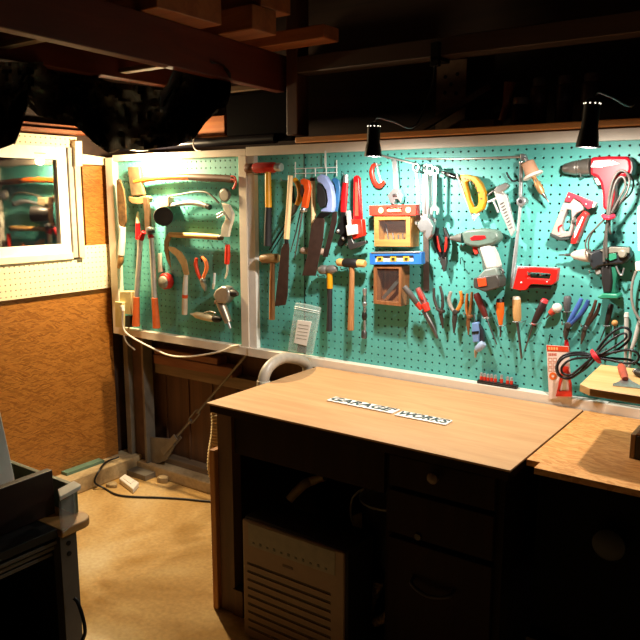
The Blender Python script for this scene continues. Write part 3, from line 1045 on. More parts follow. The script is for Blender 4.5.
t = T('sickle', 'sickle with level wooden handle and downward curved blade', 'sickle')
part(t, 'handle', rod([(170, 234.5), (185, 235.3), (205, 236.2), (219.5, 237.4)], [2.5, 2.7, 2.8, 2.9], 0.028, 12, True), GOLDW)
part(t, 'handle_cap', rod([(219, 237.4), (222, 237.6)], [3.0, 3.0], 0.028, 12), mat('3c2c1e', 0.5))
part(t, 'blade', poly([(167, 234), (171.5, 233), (171, 237), (168.4, 243), (168.2, 252), (169.5, 260), (170.5, 268), (166.5, 260), (164, 250), (164, 241)], 0.022, 0.028), mat('9a7a4a', 0.5, 0.4, 0.2), bev=0.001)
part(t, 'hook', both(peg(180, 237.5), peg(208, 239)), PEG)

t = T('pruning_saw', 'pruning saw with curved tan blade and white two-part handle', 'saw')
part(t, 'blade', poly([(168, 246.5), (174, 247.3), (181, 252), (186, 260), (188.6, 274.5), (184, 275.5), (181, 265), (175.5, 256), (168.6, 250.2)], 0.034, 0.040), mat('c0a070', 0.5, 0.3, 0.15), bev=0.001)
part(t, 'handle', rod([(186, 275), (185.3, 285), (185, 295.5)], [2.2, 2.7, 2.7], 0.038, 10), mat('ddd8ca', 0.45))
part(t, 'band', rod([(185, 294.6), (184.9, 298)], [3.0, 3.0], 0.038, 10), ORANGE, 'orange band')
part(t, 'handle_end', rod([(184.9, 298), (184.8, 306), (184.6, 314.5)], [2.7, 3.0, 2.7], 0.038, 10), mat('d6c2a4', 0.5))

t = T('pruning_shears', 'orange-handled pruning shears on the smaller board', 'shears')
part(t, 'handle', rod([(196.6, 258), (195.8, 264), (198, 273), (201, 280)], [1.7, 2.1, 2.1, 1.6], 0.024, 10, True), mat('e2481c', 0.4))
part(t, 'handle', rod([(202, 257), (206, 262), (206.6, 269), (202.6, 279)], [1.6, 2.0, 2.0, 1.6], 0.03, 10, True), mat('ea7a3a', 0.4), 'paler orange handle')
part(t, 'pivot', lathe(*ax(201.2, 280.5, .02, .042), [(0, .011), (.9, .011), (1, .006)]), SILV)
part(t, 'blade', poly([(199.5, 281), (203, 281), (205.5, 286), (204.8, 291.5), (201.5, 287)], 0.018, 0.03), SILV)
part(t, 'latch', rod([(200.5, 256), (202, 262)], 0.9, 0.028, 6), BLACK)

t = T('hooked_scraper', 'red-handled hook scraper with pale curved tip near the right post', 'scraper')
part(t, 'handle', rod([(227.6, 244.5), (227.6, 255), (227, 264)], [2.4, 2.9, 2.5], 0.024, 12), mat('d8321c', 0.4))
part(t, 'curved_tip', rod([(227, 264), (227.6, 269), (226.6, 275), (225, 278.5)], [1.3, 1.3, 1.2, 0.7], 0.024, 8, True, 0.6), mat('e4dcc4', 0.4, 0.2), 'pale curved tip')
part(t, 'hook', peg(227.6, 243.5), PEG)

t = T('pen_brush', 'small white stick-shaped tool above the silver air drill', 'brush')
part(t, 'stick', rod([(214.6, 273), (214, 284)], [1.3, 1.3], 0.02, 8), mat('dfe3e2', 0.4))
part(t, 'tip', rod([(213.8, 284), (213, 289)], [1.7, 1.3], 0.02, 8), mat('c9c6b8', 0.4, 0.3))

t = T('air_drill', 'silver pistol-shaped air drill with dark chuck', 'drill')
part(t, 'body', poly([(212.5, 295), (215.5, 289.5), (221, 286.3), (226, 287), (228.6, 292), (228, 299), (224, 304), (216, 303)], 0.012, 0.062), mat('b3ada2', 0.32, 0.7, 0.12), bev=0.008)
part(t, 'grip', rod([(219.5, 300), (224, 311), (228.5, 322.5)], [4.8, 4.6, 3.8], 0.036, 14), mat('a89c88', 0.36, 0.6, 0.12))
part(t, 'chuck', lpx((227.5, 292), (237.6, 294), [(0, 4.0), (.35, 4.6), (.4, 3.6), (.7, 3.9), (1, 2)], 0.036), mat('24211e', 0.5))
part(t, 'trigger', rod([(216, 301), (215, 304)], [1.6, 1.2], 0.04, 8), mat('6a3c22', 0.5))
part(t, 'air_fitting', rod([(228.5, 322.5), (230.4, 328.5)], [1.5, 1.2], 0.036, 8), STEELW)

t = T('air_grinder', 'cream die grinder hung level near the bottom of the smaller board', 'grinder')
part(t, 'body', lpx((194, 314.5), (214, 318.5), [(0, 1.7), (.12, 3.2), (.5, 3.8), (.9, 3.8), (1, 3)], 0.03), mat('ddcfa6', 0.45))
part(t, 'collet', lpx((190.5, 313.8), (194.2, 314.5), [(0, 0.8), (.5, 1.2), (1, 1.8)], 0.03), STEELW)
part(t, 'end_cap', lpx((213.8, 318.4), (221, 319.6), [(0, 3.3), (.3, 3.9), (.7, 3.4), (1, 1.8)], 0.03), BLACK, 'black rear cap')
part(t, 'throttle_lever', rod([(204, 313.2), (210, 311.5), (216, 313.5)], 1.0, 0.036, 8, True), SILV)

t = T('socket_box', 'beige power outlet box at the lower left corner of the smaller board', 'outlet')
BEI = mat('cdbd86', 0.5, var=0.04)
part(t, 'outlet_body', poly([(119.5, 291.5), (131.2, 291.5), (131.2, 315), (119.5, 313)], 0.036, 0.075), BEI, bev=0.003)
part(t, 'cover_plate', poly([(114.6, 301.5), (122.3, 302.5), (122.3, 328), (115.2, 327)], 0.0761, 0.095), mat('d8c990', 0.5, var=0.04), bev=0.002)
t = T('extension_cable', 'white cord sagging from the outlet box along under the smaller board', 'cord')
part(t, 'plug', rod([(122, 305.5, .112), (123, 311, .112)], [2.3, 1.9], 0.10, 10), WHITE)
part(t, 'cable', rod([(123, 310, .108), (122.4, 322, .108), (125, 331.5, .10), (134, 338.5, .08), (150, 347, .07), (168, 355, .06), (185, 356.8, .06), (205, 354.5, .055), (222, 351, .05), (232, 346.5, .045), (240, 345.2, .042)], 0.95, 0.1, 8, True), mat('ece4d2', 0.45))
t = T('power_adapter', 'black plug adapter hanging under the beige outlet box', 'adapter')
part(t, 'body', poly([(123.6, 315.8), (130.4, 316), (130.2, 327.5), (124, 327)], 0.04, 0.075), BLACK, bev=0.003)
part(t, 'cord', rod([(129, 327, .06), (127.5, 333, .055), (124, 335, .055), (127, 343, .05), (135, 350, .04)], 0.8, 0.05, 8, True), mat('d9cfb8', 0.5), 'pale thin cord')

# ================================================================== TOOLS ON THE LONG BOARD, LEFT THIRD
t = T('club_hammer', 'red-headed club hammer with yellow handle over the frame post', 'hammer')
part(t, 'head', lpx((254.5, 168), (275.6, 167.4), [(0, 4.7), (.1, 5.2), (.9, 5.2), (1, 4.7)], 0.056, 8), mat('c2221a', 0.4))
part(t, 'rusty_face', lpx((246.4, 168.4), (254.6, 168), [(0, 4.3), (.15, 4.8), (.8, 4.6), (1, 4.2)], 0.056, 12), mat('6d4026', 0.6, 0.3, 0.3), 'rusty brown face')
part(t, 'polished_face', lpx((275.4, 167.4), (281.6, 167.2), [(0, 3.6), (.3, 4.4), (.85, 4.5), (1, 4.0)], 0.056, 12), mat('cfd2d2', 0.3, 0.6), 'shiny grey face')
part(t, 'handle', rod([(268, 170), (268.2, 190), (268.5, 207.5)], [3.0, 3.2, 3.3], 0.056, 12), mat('e3a01c', 0.4), 'yellow handle')
part(t, 'grip', rod([(268.5, 207), (268, 225), (267.8, 246)], [3.3, 3.7, 4.1], 0.056, 12), RUBBER, 'black rubber grip')
part(t, 'hook', both(peg(262.5, 174.5, .04), peg(274.5, 174, .04)), PEG)

t = T('wire_rack', 'white wire rack holding the row of saws', 'rack')
WW = mat('eef0ec', 0.35, var=0.02)
RK = 0.018
part(t, 'long_wire', join(rod([(294.5, 168.7), (337.5, 167.3)], 0.55, RK, 6), rod([(294.5, 173.6), (337.5, 172.4)], 0.55, RK, 6)), WW)
for x, y0, y1 in ((295.4, 162, 176), (305.6, 168.3, 176), (315.4, 168, 175), (326.3, 167.7, 178), (336.7, 160, 175)):
    part(t, 'hook_wire', rod([(x, y0, RK), (x, y1, RK), (x, y1 + 1.0, .026), (x, y1 - 1, .028)], 0.6, RK, 6), WW)
part(t, 'hanging_strap', poly([(324.4, 150.5), (326.0, 150.5), (326.2, 168), (324.6, 168)], 0.031, 0.0335), WW)

t = T('wooden_mallet', 'old wooden mallet with round brown head below the club hammer', 'mallet')
part(t, 'head', lpx((261, 258.6), (279, 258.2), [(0, 3.2), (.08, 4.5), (.5, 4.9), (.92, 4.5), (1, 3.3)], 0.04, 14), wood('7c5a30', 'a88350', 'x', 60))
part(t, 'handle', rod([(272.4, 262), (272.2, 290), (272, 319.5)], [2.5, 2.8, 3.0], 0.04, 12), MWOOD)
part(t, 'hook', both(peg(268.5, 263.5, .022), peg(276.5, 263.2, .022)), PEG)

t = T('hand_saw', 'saw with long pale wooden handle and brown blade, leftmost in the wire rack', 'saw')
part(t, 'handle', rod([(290.6, 175.5), (289, 205), (286.6, 239)], [2.5, 2.7, 2.9], 0.080, 12), LWOOD)
part(t, 'hook', peg(292.6, 181, .055), PEG)
part(t, 'ferrule', rod([(286.6, 238), (286.3, 243)], [2.2, 2.0], 0.080, 10), BLACK)
part(t, 'blade', poly([(285.2, 242), (288.2, 241), (289.2, 248), (287.4, 296), (285.3, 305), (274.6, 306.4), (278.5, 272), (281, 249)], 0.0785, 0.081), DKBLADE, bev=0.0004)

t = T('keyhole_saw', 'saw with yellow grip and thin slanting double bar in the wire rack', 'saw')
part(t, 'grip', rod([(294.2, 179), (298, 184), (300.2, 192), (299.4, 199), (296.5, 205.5)], [2.4, 2.8, 3.2, 3.1, 2.4], 0.05, 12, True), YELLOW)
part(t, 'ferrule', rod([(296.8, 204.5), (294, 211), (291.8, 215)], [2.8, 2.6, 1.8], 0.05, 10), mat('55504a', 0.4, 0.4))
part(t, 'blade', join(rod([(292, 214, .05), (269.2, 250, .028)], [0.9, 0.7], 0.03, 6), rod([(293.5, 217, .048), (271, 253, .026)], [0.7, 0.6], 0.026, 6)), mat('26231f', 0.5, 0.4))
part(t, 'inner_grip', rod([(293.2, 186), (292.5, 196), (294.5, 203)], [1.5, 2.2, 1.8], 0.03, 10, True), BLACK)

t = T('compass_saw', 'orange-handled saw with round pivot and two thin legs in the wire rack', 'saw')
part(t, 'handle', poly([(299.8, 180), (303, 178.3), (308, 180.5), (309.5, 188), (308, 198), (306, 208.2), (300.6, 207.6), (302.2, 198), (304, 190), (303, 185.5), (300.4, 184)], 0.07, 0.087), mat('e8551c', 0.4), bev=0.003)
part(t, 'handle_core', poly([(300.6, 185), (302.6, 186), (303.4, 190), (301.6, 197.5), (299.4, 192)], 0.071, 0.083), mat('3a2018', 0.6))
part(t, 'pivot', lathe(*ax(301.6, 209.8, .068, .094), [(0, .011), (.8, .012), (1, .008)]), SILV)
part(t, 'leg', rod([(302.4, 211), (299.4, 231), (294.6, 258)], [1.0, 0.9, 0.6], 0.082, 6), STEELD)
part(t, 'leg', rod([(300.6, 211), (296, 232), (290.5, 252)], [0.8, 0.8, 0.5], 0.072, 6), STEELD)

t = T('wooden_mallet', 'mallet hanging head down behind the broad saw blade, pale handle up', 'mallet')
part(t, 'handle', rod([(312.8, 180), (313.4, 210), (313.4, 246)], [2.3, 2.6, 2.4], 0.032, 12), LWOOD)
part(t, 'head', lpx((301.5, 250.5), (327, 252), [(0, 2.6), (.06, 3.4), (.94, 3.4), (1, 2.6)], 0.032, 14), mat('b59a88', 0.5))
part(t, 'end_cap', rod([(312.7, 177.5), (312.8, 181)], [2.7, 2.7], 0.032, 10), mat('3c1c14', 0.5))

t = T('hand_saw', 'saw with lilac-blue grip and broad brown blade in the wire rack', 'saw')
part(t, 'grip', poly([(316.5, 177), (320.5, 174), (325.5, 176.5), (330.5, 185), (332.8, 196), (333.2, 206), (331.6, 212.3), (320.2, 212), (320.6, 209.3), (326, 207), (327.2, 200), (325.6, 190.5), (322, 184.5), (317, 182)], 0.052, 0.076), mat('8f9fcf', 0.45), bev=0.004)
part(t, 'grip_pad', poly([(317, 183), (321.6, 185.6), (324.6, 191.5), (326, 200), (325, 206.2), (320, 208), (317, 200)], 0.056, 0.07), RUBBER, 'black inner pad')
part(t, 'neck', poly([(320, 212.5), (331.5, 212.8), (324, 217.5), (316.5, 217)], 0.058, 0.07), BLACK)
part(t, 'blade', poly([(316.6, 216.5), (322.8, 216), (324.4, 221), (322.8, 240), (315.4, 275.8), (302, 275.6), (307, 256), (311.2, 226)], 0.0625, 0.0655), DKBLADE, bev=0.0004)

t = T('hand_saw', 'saw with dark blue grip and narrow dark blade, rightmost in the wire rack', 'saw')
part(t, 'grip', poly([(331, 179.5), (334, 177.5), (338.5, 180), (339.8, 188), (338.8, 200), (337, 211.5), (332.5, 211), (334.6, 200), (335.4, 190), (334, 184)], 0.042, 0.0515), mat('2a6496', 0.4), bev=0.003)
part(t, 'blade', poly([(333, 211), (337, 212), (336.5, 222), (327.5, 257), (322.6, 257), (329.5, 230)], 0.047, 0.050), mat('3a2a26', 0.5, 0.3, 0.3), bev=0.0004)

t = T('pipe_wrench', 'red-handled pipe wrench with dark jaws, left of the pair', 'wrench')
part(t, 'handle', rod([(345.5, 182), (344, 197), (343.4, 212)], [3.4, 4.2, 3.6], 0.026, 12, False, 0.5), RED)
part(t, 'hang_cap', rod([(346.4, 174.5), (346, 182.5)], [2.4, 3.2], 0.026, 10), STEELW)
part(t, 'bar', poly([(346, 211.5), (349.6, 211), (350, 223), (346.6, 223.5)], 0.03, 0.042), STEEL)
part(t, 'jaw', poly([(341, 212), (345.6, 212), (345.6, 226), (348, 236), (344, 242), (339, 247), (337, 243), (340.6, 235), (336, 234), (335.4, 229), (340, 222)], 0.014, 0.04), mat('2c2a2a', 0.35, 0.6), 'dark jaws', bev=0.002)
part(t, 'jaw_bolt', join(epx(338, 231, 2.0, 0.042), epx(343.6, 238.5, 2.0, 0.042), epx(346.5, 244.6, 1.6, 0.03)), STEEL)
part(t, 'hook', peg(346.3, 175.5), PEG)
t = T('pipe_wrench', 'all-red pipe wrench with silver hook jaw, right of the pair', 'wrench')
part(t, 'handle', poly([(353.2, 177), (356, 175), (358.6, 177.5), (361, 222), (352.6, 222.5)], 0.042, 0.06), RED, bev=0.003)
part(t, 'handle_web', poly([(355, 182), (357, 182), (358.4, 216), (354.8, 216)], 0.0602, 0.062), mat('d9523c', 0.4), bev=0.0004)
part(t, 'housing', poly([(350, 219.5), (361.5, 219), (363, 236), (353, 239.5), (349.6, 230)], 0.04, 0.068), mat('d02818', 0.4), bev=0.003)
part(t, 'adjusting_nut', poly([(345.6, 225.5), (356, 224.5), (356.6, 234), (347, 236)], 0.0685, 0.082), mat('e0ddd8', 0.35, 0.3), 'silver block', bev=0.002)
part(t, 'hook_jaw', poly([(347.4, 237), (351.6, 238), (353.4, 243.2), (365.6, 240.6), (366, 243.4), (357.6, 247.5), (350, 250), (347.4, 246)], 0.048, 0.066), STEELD, bev=0.002)
part(t, 'jaw_shank', poly([(346, 211), (349, 210.6), (350.6, 225), (347.4, 225.6)], 0.062, 0.075), mat('d4cfcc', 0.35, 0.4))

t = T('ball_hammer', 'hammer with grey head, yellow neck and black grip', 'hammer')
part(t, 'head', lpx((319.6, 270), (336.8, 269), [(0, 3.4), (.1, 4.6), (.38, 4.6), (.45, 3.6), (.6, 4.4), (.85, 4.2), (1, 2.4)], 0.05, 14), mat('84807c', 0.4, 0.5))
part(t, 'neck', rod([(329.6, 273), (329.8, 288.5)], [2.9, 3.1], 0.05, 12), YELLOW, 'yellow neck')
part(t, 'grip', rod([(329.8, 288), (329.7, 305), (329.4, 322), (329.2, 331)], [2.7, 2.6, 2.8, 3.1], 0.05, 12), RUBBER, 'ribbed black grip')
part(t, 'hook', both(peg(325.5, 275.5, .03), peg(333.6, 275, .03)), PEG)

t = T('soft_face_mallet', 'mallet with tan faces on a black head and brown handle', 'mallet')
part(t, 'head', lpx((343.6, 262.8), (358.2, 263.4), [(0, 3.8), (.1, 4.6), (.9, 4.6), (1, 3.8)], 0.05, 14), mat('1d1a1a', 0.5))
part(t, 'face', lpx((337.6, 262.2), (343.8, 262.8), [(0, 3.3), (.2, 3.9), (1, 3.9)], 0.05, 14), mat('d9a862', 0.5), 'tan left face')
part(t, 'face', lpx((358, 263.4), (365.2, 263.8), [(0, 3.9), (.8, 3.9), (1, 3.2)], 0.05, 14), mat('d9a862', 0.5), 'tan right face')
part(t, 'handle', rod([(352, 266), (351.4, 300), (350.8, 330)], [2.7, 2.9, 3.3], 0.05, 12), MWOOD)
part(t, 'hook', both(peg(347.8, 268.5, .03), peg(356, 269, .03)), PEG)

t = T('socket_extension', 'slim jointed silver socket bar hung upright right of the tan mallet', 'socket bar')
part(t, 'bar', lpx((364.8, 294), (364.8, 333), [(0, 1.2), (.2, 1.3), (.22, 2.4), (.3, 2.4), (.32, 1.4), (.5, 1.4), (.52, 2.2), (.6, 2.2), (.62, 1.3), (1, 1.3)], 0.022, 12), STEEL)
part(t, 'socket', lpx((364.8, 288.5), (364.8, 295.5), [(0, 2.3), (.6, 2.3), (1, 1.6)], 0.022, 12), STEELW)
part(t, 'dark_joint', lpx((364.6, 312), (364.4, 320), [(0, 1.6), (.3, 2.7), (.7, 2.7), (1, 1.6)], 0.022, 12), mat('35302c', 0.4, 0.5))
part(t, 'socket', lpx((364.2, 330), (364.2, 338.5), [(0, 1.8), (.3, 3.0), (.9, 3.0), (1, 2.2)], 0.022, 12), STEELD)

t = T('zip_bag', 'clear zip bag with white label standing on the frame beside the grey pipe', 'bag')
BG = clear('bag_film', 'd5e6e2', 0.28, 0.25)
part(t, 'film', poly([(295.2, 302.6), (307, 304.6), (319.8, 307.8), (315.4, 332), (311.2, 355), (299, 353), (287.4, 351), (291.4, 326)], 0.043, 0.058), BG, bev=0.003)
part(t, 'zip_line', join(rod([(294.6, 306.4), (319.2, 311.6)], 0.5, 0.060, 6), rod([(294.3, 308.2), (318.9, 313.4)], 0.4, 0.060, 6)), mat('e6efec', 0.3))
part(t, 'label', poly([(297.6, 320), (311.4, 321.6), (306.4, 346), (293.8, 343)], 0.0585, 0.0605), mat('ece9e2', 0.6, var=0.03), 'white printed label')
part(t, 'grey_content', poly([(298, 342), (306, 345), (305, 354), (296.5, 352)], 0.0465, 0.054), mat('5d6058', 0.5))
part(t, 'printed_lines', join(*[poly([(298.4 - i * 0.55, 324 + i * 3.4), (308.6 - i * 0.55, 325.6 + i * 3.4), (308.5 - i * 0.55, 326.3 + i * 3.4), (298.3 - i * 0.55, 324.7 + i * 3.4)], 0.0605, 0.061) for i in range(5)]), mat('9a9890', 0.6), bev=0)

# ================================================================== MIDDLE OF THE LONG BOARD
t = T('c_clamp', 'small red C-clamp with silver screw', 'clamp')
part(t, 'frame', rod([(377, 164.5), (373.2, 166), (371.6, 171.5), (373.2, 179), (376.4, 184.8), (380.2, 185.8), (384.6, 181.6)], [1.6, 2.3, 2.6, 2.6, 2.6, 2.4, 1.8], 0.024, 10, True, 0.7), mat('d2321f', 0.35))
part(t, 'screw', rod([(376.6, 163.5), (378.6, 173), (381.4, 182.5)], [1.2, 1.3, 1.2], 0.024, 8), STEELW)
part(t, 'screw_bar', rod([(375, 166.5), (381, 164)], 0.6, 0.034, 6), STEELW)
part(t, 'hook', peg(374.5, 170), PEG)

t = T('adjustable_wrench', 'single silver adjustable wrench right of the red C-clamp', 'wrench')
part(t, 'handle', poly([(392, 160.4), (394.4, 159.6), (396.4, 161), (398, 190), (393.4, 191)], 0.014, 0.028), STEELW, bev=0.002)
part(t, 'jaw', poly([(392.6, 189), (398.4, 188.6), (402.2, 196.5), (400.8, 203.5), (398, 199.4), (394.6, 199), (394, 205), (390, 202.5), (387, 195.6), (389.6, 192.6)], 0.01, 0.032), STEEL, bev=0.002)
part(t, 'knurl', rod([(393, 195.6), (397, 195)], 1.5, 0.034, 8), STEELD)
part(t, 'hook', peg(394.6, 161.2), PEG)

t = T('long_bar', 'thin slanting silver rod from behind the left lamp to the spanners', 'rod')
part(t, 'rod', rod([(380, 155.4), (398, 159.6), (415, 164)], 0.9, 0.03, 8), STEELW)
part(t, 'hook', peg(390, 158.6), PEG)
t = T('breaker_bar', 'long level steel bar along the top of the long pegboard', 'bar')
part(t, 'bar', rod([(405, 158.6), (460, 159), (500, 157.6), (521, 156.8)], [1.0, 1.1, 1.3, 1.3], 0.022, 8), mat('c9c0b8', 0.3, 0.7, 0.2))
part(t, 'square_end', poly([(519.6, 154), (524.2, 153.6), (525.6, 156.2), (524.4, 160.4), (520.6, 160.6)], 0.012, 0.034), STEEL, bev=0.002)
part(t, 'hook', both(peg(430, 160.6), peg(500, 159.6)), PEG)

t = T('spirit_level', 'red spirit level with three vials hung on the upper wooden box', 'level')
LF = 0.082
part(t, 'body', poly([(369, 205.6), (415.6, 204.4), (415.8, 215.4), (369.2, 215.4)], 0.052, LF, [[(386.4, 207.6), (402, 207.2), (402, 213.4), (386.4, 213.6)]]), mat('d83a2c', 0.35), bev=0.001)
for x, y, r in ((380.6, 210.5, 2.9), (408, 210, 2.9)):
    part(t, 'vial', lathe(*ax(x, y, LF + .0001, LF + .003), [(0, .011), (.8, .011), (1, .009)], 16), mat('e8d49a', 0.3), 'cream round vial')
part(t, 'vial', rod([(387.6, 210.6), (401, 210.2)], 2.0, 0.068, 10), mat('ead8a2', 0.3), 'cream middle vial')
part(t, 'vial_window', poly([(386.5, 207.8), (402, 207.4), (402, 213.3), (386.5, 213.5)], 0.054, 0.058), mat('f0ece4', 0.4))


def glass_box(nm, lab, A, B2, C2, D2, win_px, front, woodm):
    """small wall box: open frame, clear front"""
    t = T(nm, lab, 'box')
    part(t, 'front_frame', poly([A, B2, C2, D2], front - 0.008, front, [win_px]), woodm, bev=0.0006)
    a, b_, c_, d_ = [P(x, y, front) for x, y in (A, B2, C2, D2)]
    x0, x1, z1, z0 = (a.x + d_.x) / 2, (b_.x + c_.x) / 2, (a.z + b_.z) / 2, (c_.z + d_.z) / 2
    yf = -(front - 0.0082)
    th = 0.009
    part(t, 'side', both(box(x0, x0 + th, yf, -0.006, z0, z1), box(x1 - th, x1, yf, -0.006, z0, z1)), woodm, bev=0)
    part(t, 'top', box(x0 + th, x1 - th, yf, -0.006, z1 - th, z1), woodm, bev=0)
    part(t, 'bottom', box(x0 + th, x1 - th, yf, -0.006, z0, z0 + th), woodm, bev=0)
    part(t, 'back', box(x0 + th, x1 - th, -0.010, -0.006, z0 + th, z1 - th), woodm, bev=0)
    part(t, 'clear_front', poly(win_px, front - 0.007, front - 0.005), clear('box_glass', '707070', 0.07, 0.08), bev=0)
    return t, x0, x1, z0, z1


LW2 = wood('9f7038', 'ba8a4c', 'x', 60)
t, x0, x1, z0, z1 = glass_box('display_box', 'light wooden box with clear front holding small keys, under the red level', (374, 216.4), (410, 215.8), (410.4, 246.6), (374.2, 246.4), [(378.4, 220.2), (405.8, 219.6), (406, 239.2), (378.6, 239.8)], 0.075, LW2)
bw, bh, zi = x1 - x0, z1 - z0, z0 + 0.0095
for k, (ua, va, ub, w) in enumerate(((.16, .72, .27, .0024), (.36, .42, .41, .0026), (.52, .38, .54, .003), (.64, .42, .67, .0024), (.82, .5, .78, .0036))):
    p, q = Vector((x0 + bw * ua, -.03, z0 + bh * va)), Vector((x0 + bw * ub, -.034, zi + w))
    one('hex_key', ['long hex key leaning in the upper wooden box, leftmost', 'short hex key second from left in the upper wooden box', 'thick hex key in the middle of the upper wooden box', 'short hex key fourth from left in the upper wooden box', 'thick metal bit at the right inside the upper wooden box'][k], 'hex key', tube([p, q, q + Vector((0.006, 0, 0))], w, 6), STEELD, 'hex keys in the box', 0)

t = T('spirit_level', 'blue spirit level with three yellow windows between the wooden boxes', 'level')
part(t, 'body', poly([(369.4, 253), (421, 252.4), (421.4, 264.2), (369.8, 264.6)], 0.046, 0.078, [[(374.4, 256), (413.4, 255.4), (413.6, 261.6), (374.6, 262.2)]]), mat('2f6fc4', 0.35), bev=0.001)
part(t, 'steel_edge', poly([(371, 252.1), (419.6, 251.5), (419.6, 252.9), (371, 253.5)], 0.044, 0.0805), STEELW)
part(t, 'window_strip', poly([(374.5, 256.2), (413.4, 255.6), (413.5, 261.4), (374.6, 262)], 0.05, 0.070), mat('d8dde4', 0.35, 0.2))
for x in (379.6, 393, 406):
    part(t, 'vial', poly([(x - 3, 256.2), (x + 3, 256.1), (x + 3, 261.5), (x - 3, 261.7)], 0.0701, 0.075), mat('e0b648', 0.3), 'yellow vial')
    part(t, 'vial_line', poly([(x - 1.6, 257.6), (x + 1.6, 257.5), (x + 1.6, 260.3), (x - 1.6, 260.4)], 0.0751, 0.0765), mat('3c3826', 0.4), bev=0)
MW2 = wood('7f4e2c', 'a06c40', 'z', 60)
t, x0, x1, z0, z1 = glass_box('display_box', 'brown wooden box with clear front holding a slanting ruler, under the blue level', (373.6, 265.4), (401.4, 266), (401, 306.4), (373.4, 303.6), [(376.6, 268.4), (398.8, 268.8), (398.4, 303), (376.4, 300.6)], 0.07, MW2)
p, q = Vector((x0 + .022, -.034, z0 + .018)), Vector((x1 - .026, -.034, z1 - .05))
one('steel_ruler', 'short steel ruler standing slanted inside the lower wooden box', 'ruler', bar(p, q, .014, .0015), SILV, None, 0)

# spanners
def spanner(lab, ring, end, wpx, off, jaw=True, grp='silver spanners hung in a bundle'):
    t = T('combination_wrench', lab, 'wrench', grp)
    p, q = P(ring[0], ring[1], off), P(end[0], end[1], off)
    s = S(p)
    d = (q - p).normalized()
    part(t, 'shank', bar(p + d * s * 3.2, q - d * s * 2, wpx * s, 0.007), STEELW, bev=0.0012)
    out = [p + Vector((math.cos(a), 0, math.sin(a))) * s * 4.2 for a in [2 * math.pi * i / 20 for i in range(20)]]
    inn = [p + Vector((math.cos(a), 0, math.sin(a))) * s * 2.3 for a in [2 * math.pi * i / 12 for i in range(12)]]
    part(t, 'ring_end', prism([v + Vector((0, -.006, 0)) for v in out], (0, .012, 0), [[v + Vector((0, -.006, 0)) for v in inn]]), STEEL)
    sd = d.cross(Vector((0, 1, 0)))
    u = s * 1.25
    pts = [q - d * 3.5 * u - sd * 1.5 * u, q - d * 1 * u - sd * 4 * u, q + d * 3.5 * u - sd * 3.6 * u, q + d * 3.8 * u - sd * 1.6 * u, q + d * 0.6 * u - sd * 1.5 * u, q + d * 0.6 * u + sd * 1.5 * u, q + d * 3.8 * u + sd * 1.6 * u, q + d * 3.5 * u + sd * 3.6 * u, q - d * 1 * u + sd * 4 * u, q - d * 3.5 * u + sd * 1.5 * u]
    part(t, 'open_end', prism([v + Vector((0, -.005, 0)) for v in pts], (0, .010, 0)), STEEL, bev=0.001)
    part(t, 'hook', tube([Vector((p.x, -0.0006, p.z + 1.6 * s)), Vector((p.x, p.y - .012, p.z + 1.6 * s)), Vector((p.x, p.y - .014, p.z + 3 * s))], .002, 6), PEG)
    return t


spanner('silver spanner at the left side of the bundle with its ring facing out', (416.4, 167.4), (419.4, 220), 3.0, 0.046)
spanner('silver spanner hanging behind the big adjustable wrench', (426.6, 168), (426.4, 214), 3.0, 0.016)
spanner('silver spanner at the right side of the bundle', (430.4, 168.6), (431.6, 221), 3.0, 0.04)
spanner('short single spanner hanging apart, right of the bundle', (435.6, 170.8), (435, 210), 3.0, 0.062, True, None)
t = T('adjustable_wrench', 'big silver adjustable wrench in front of the spanner bundle', 'wrench')
part(t, 'handle', poly([(422, 174), (427.4, 173.6), (428.6, 200), (427.6, 222), (422.4, 222), (421.4, 198)], 0.062, 0.078), STEELW, bev=0.003)
part(t, 'handle_groove', poly([(423.8, 180), (425.8, 180), (426.4, 214), (424.2, 214)], 0.0782, 0.0795), STEELD, bev=0)
part(t, 'jaw', poly([(421, 219), (428.6, 218.4), (433, 226.4), (431.4, 234.6), (427.6, 240), (424.6, 236.4), (425.2, 231), (420.6, 232.4), (417, 226.6), (418, 222)], 0.058, 0.082), STEEL, bev=0.003)
part(t, 'hook', peg(424.8, 173, .05), PEG)
t = T('universal_joint', 'short dark jointed bar between the spanners and the yellow saw', 'socket bar')
part(t, 'bar', lpx((441.6, 172), (458, 178), [(0, 1.4), (.15, 2.0), (.3, 1.5), (.36, 2.4), (.6, 2.4), (.64, 1.3), (1, 1.3)], 0.024, 12), STEELD)
part(t, 'socket', lpx((449, 174.8), (456.5, 177.5), [(0, 1.6), (.1, 2.9), (.9, 2.9), (1, 1.8)], 0.024, 12), BLACKG)
t = T('straightedge', 'dark flat steel strip hanging down below the spanner bundle', 'straightedge')
part(t, 'strip', poly([(422.6, 200), (428.4, 200), (429.2, 291), (423.4, 291)], 0.004, 0.007), mat('7c6e66', 0.35, 0.6, 0.15), bev=0.0004)

t = T('pliers', 'black pliers with red-striped grips hung in the middle of the board', 'pliers')
part(t, 'grip', rod([(437.2, 228), (435.6, 238), (438.4, 248), (442, 258)], [2.2, 3.0, 2.8, 2.2], 0.026, 12, True), BLACK)
part(t, 'grip', rod([(444.4, 228), (447.4, 238), (446.6, 248), (443.6, 258)], [2.0, 2.8, 2.7, 2.2], 0.032, 12, True), BLACK)
part(t, 'grip_inlay', join(rod([(437, 236, .04), (438.6, 246, .04), (440.6, 252, .038)], [1.0, 1.4, .8], 0.04, 8, True), rod([(446.2, 237, .046), (446, 246, .046), (444.8, 252, .043)], [1.0, 1.4, .8], 0.046, 8, True)), mat('e0281c', 0.4), 'red stripes')
part(t, 'jaw', poly([(440.2, 257), (445.4, 257), (446, 262), (444.2, 271.6), (442.8, 272), (441.6, 266), (439.6, 262)], 0.018, 0.036), STEELD, bev=0.002)
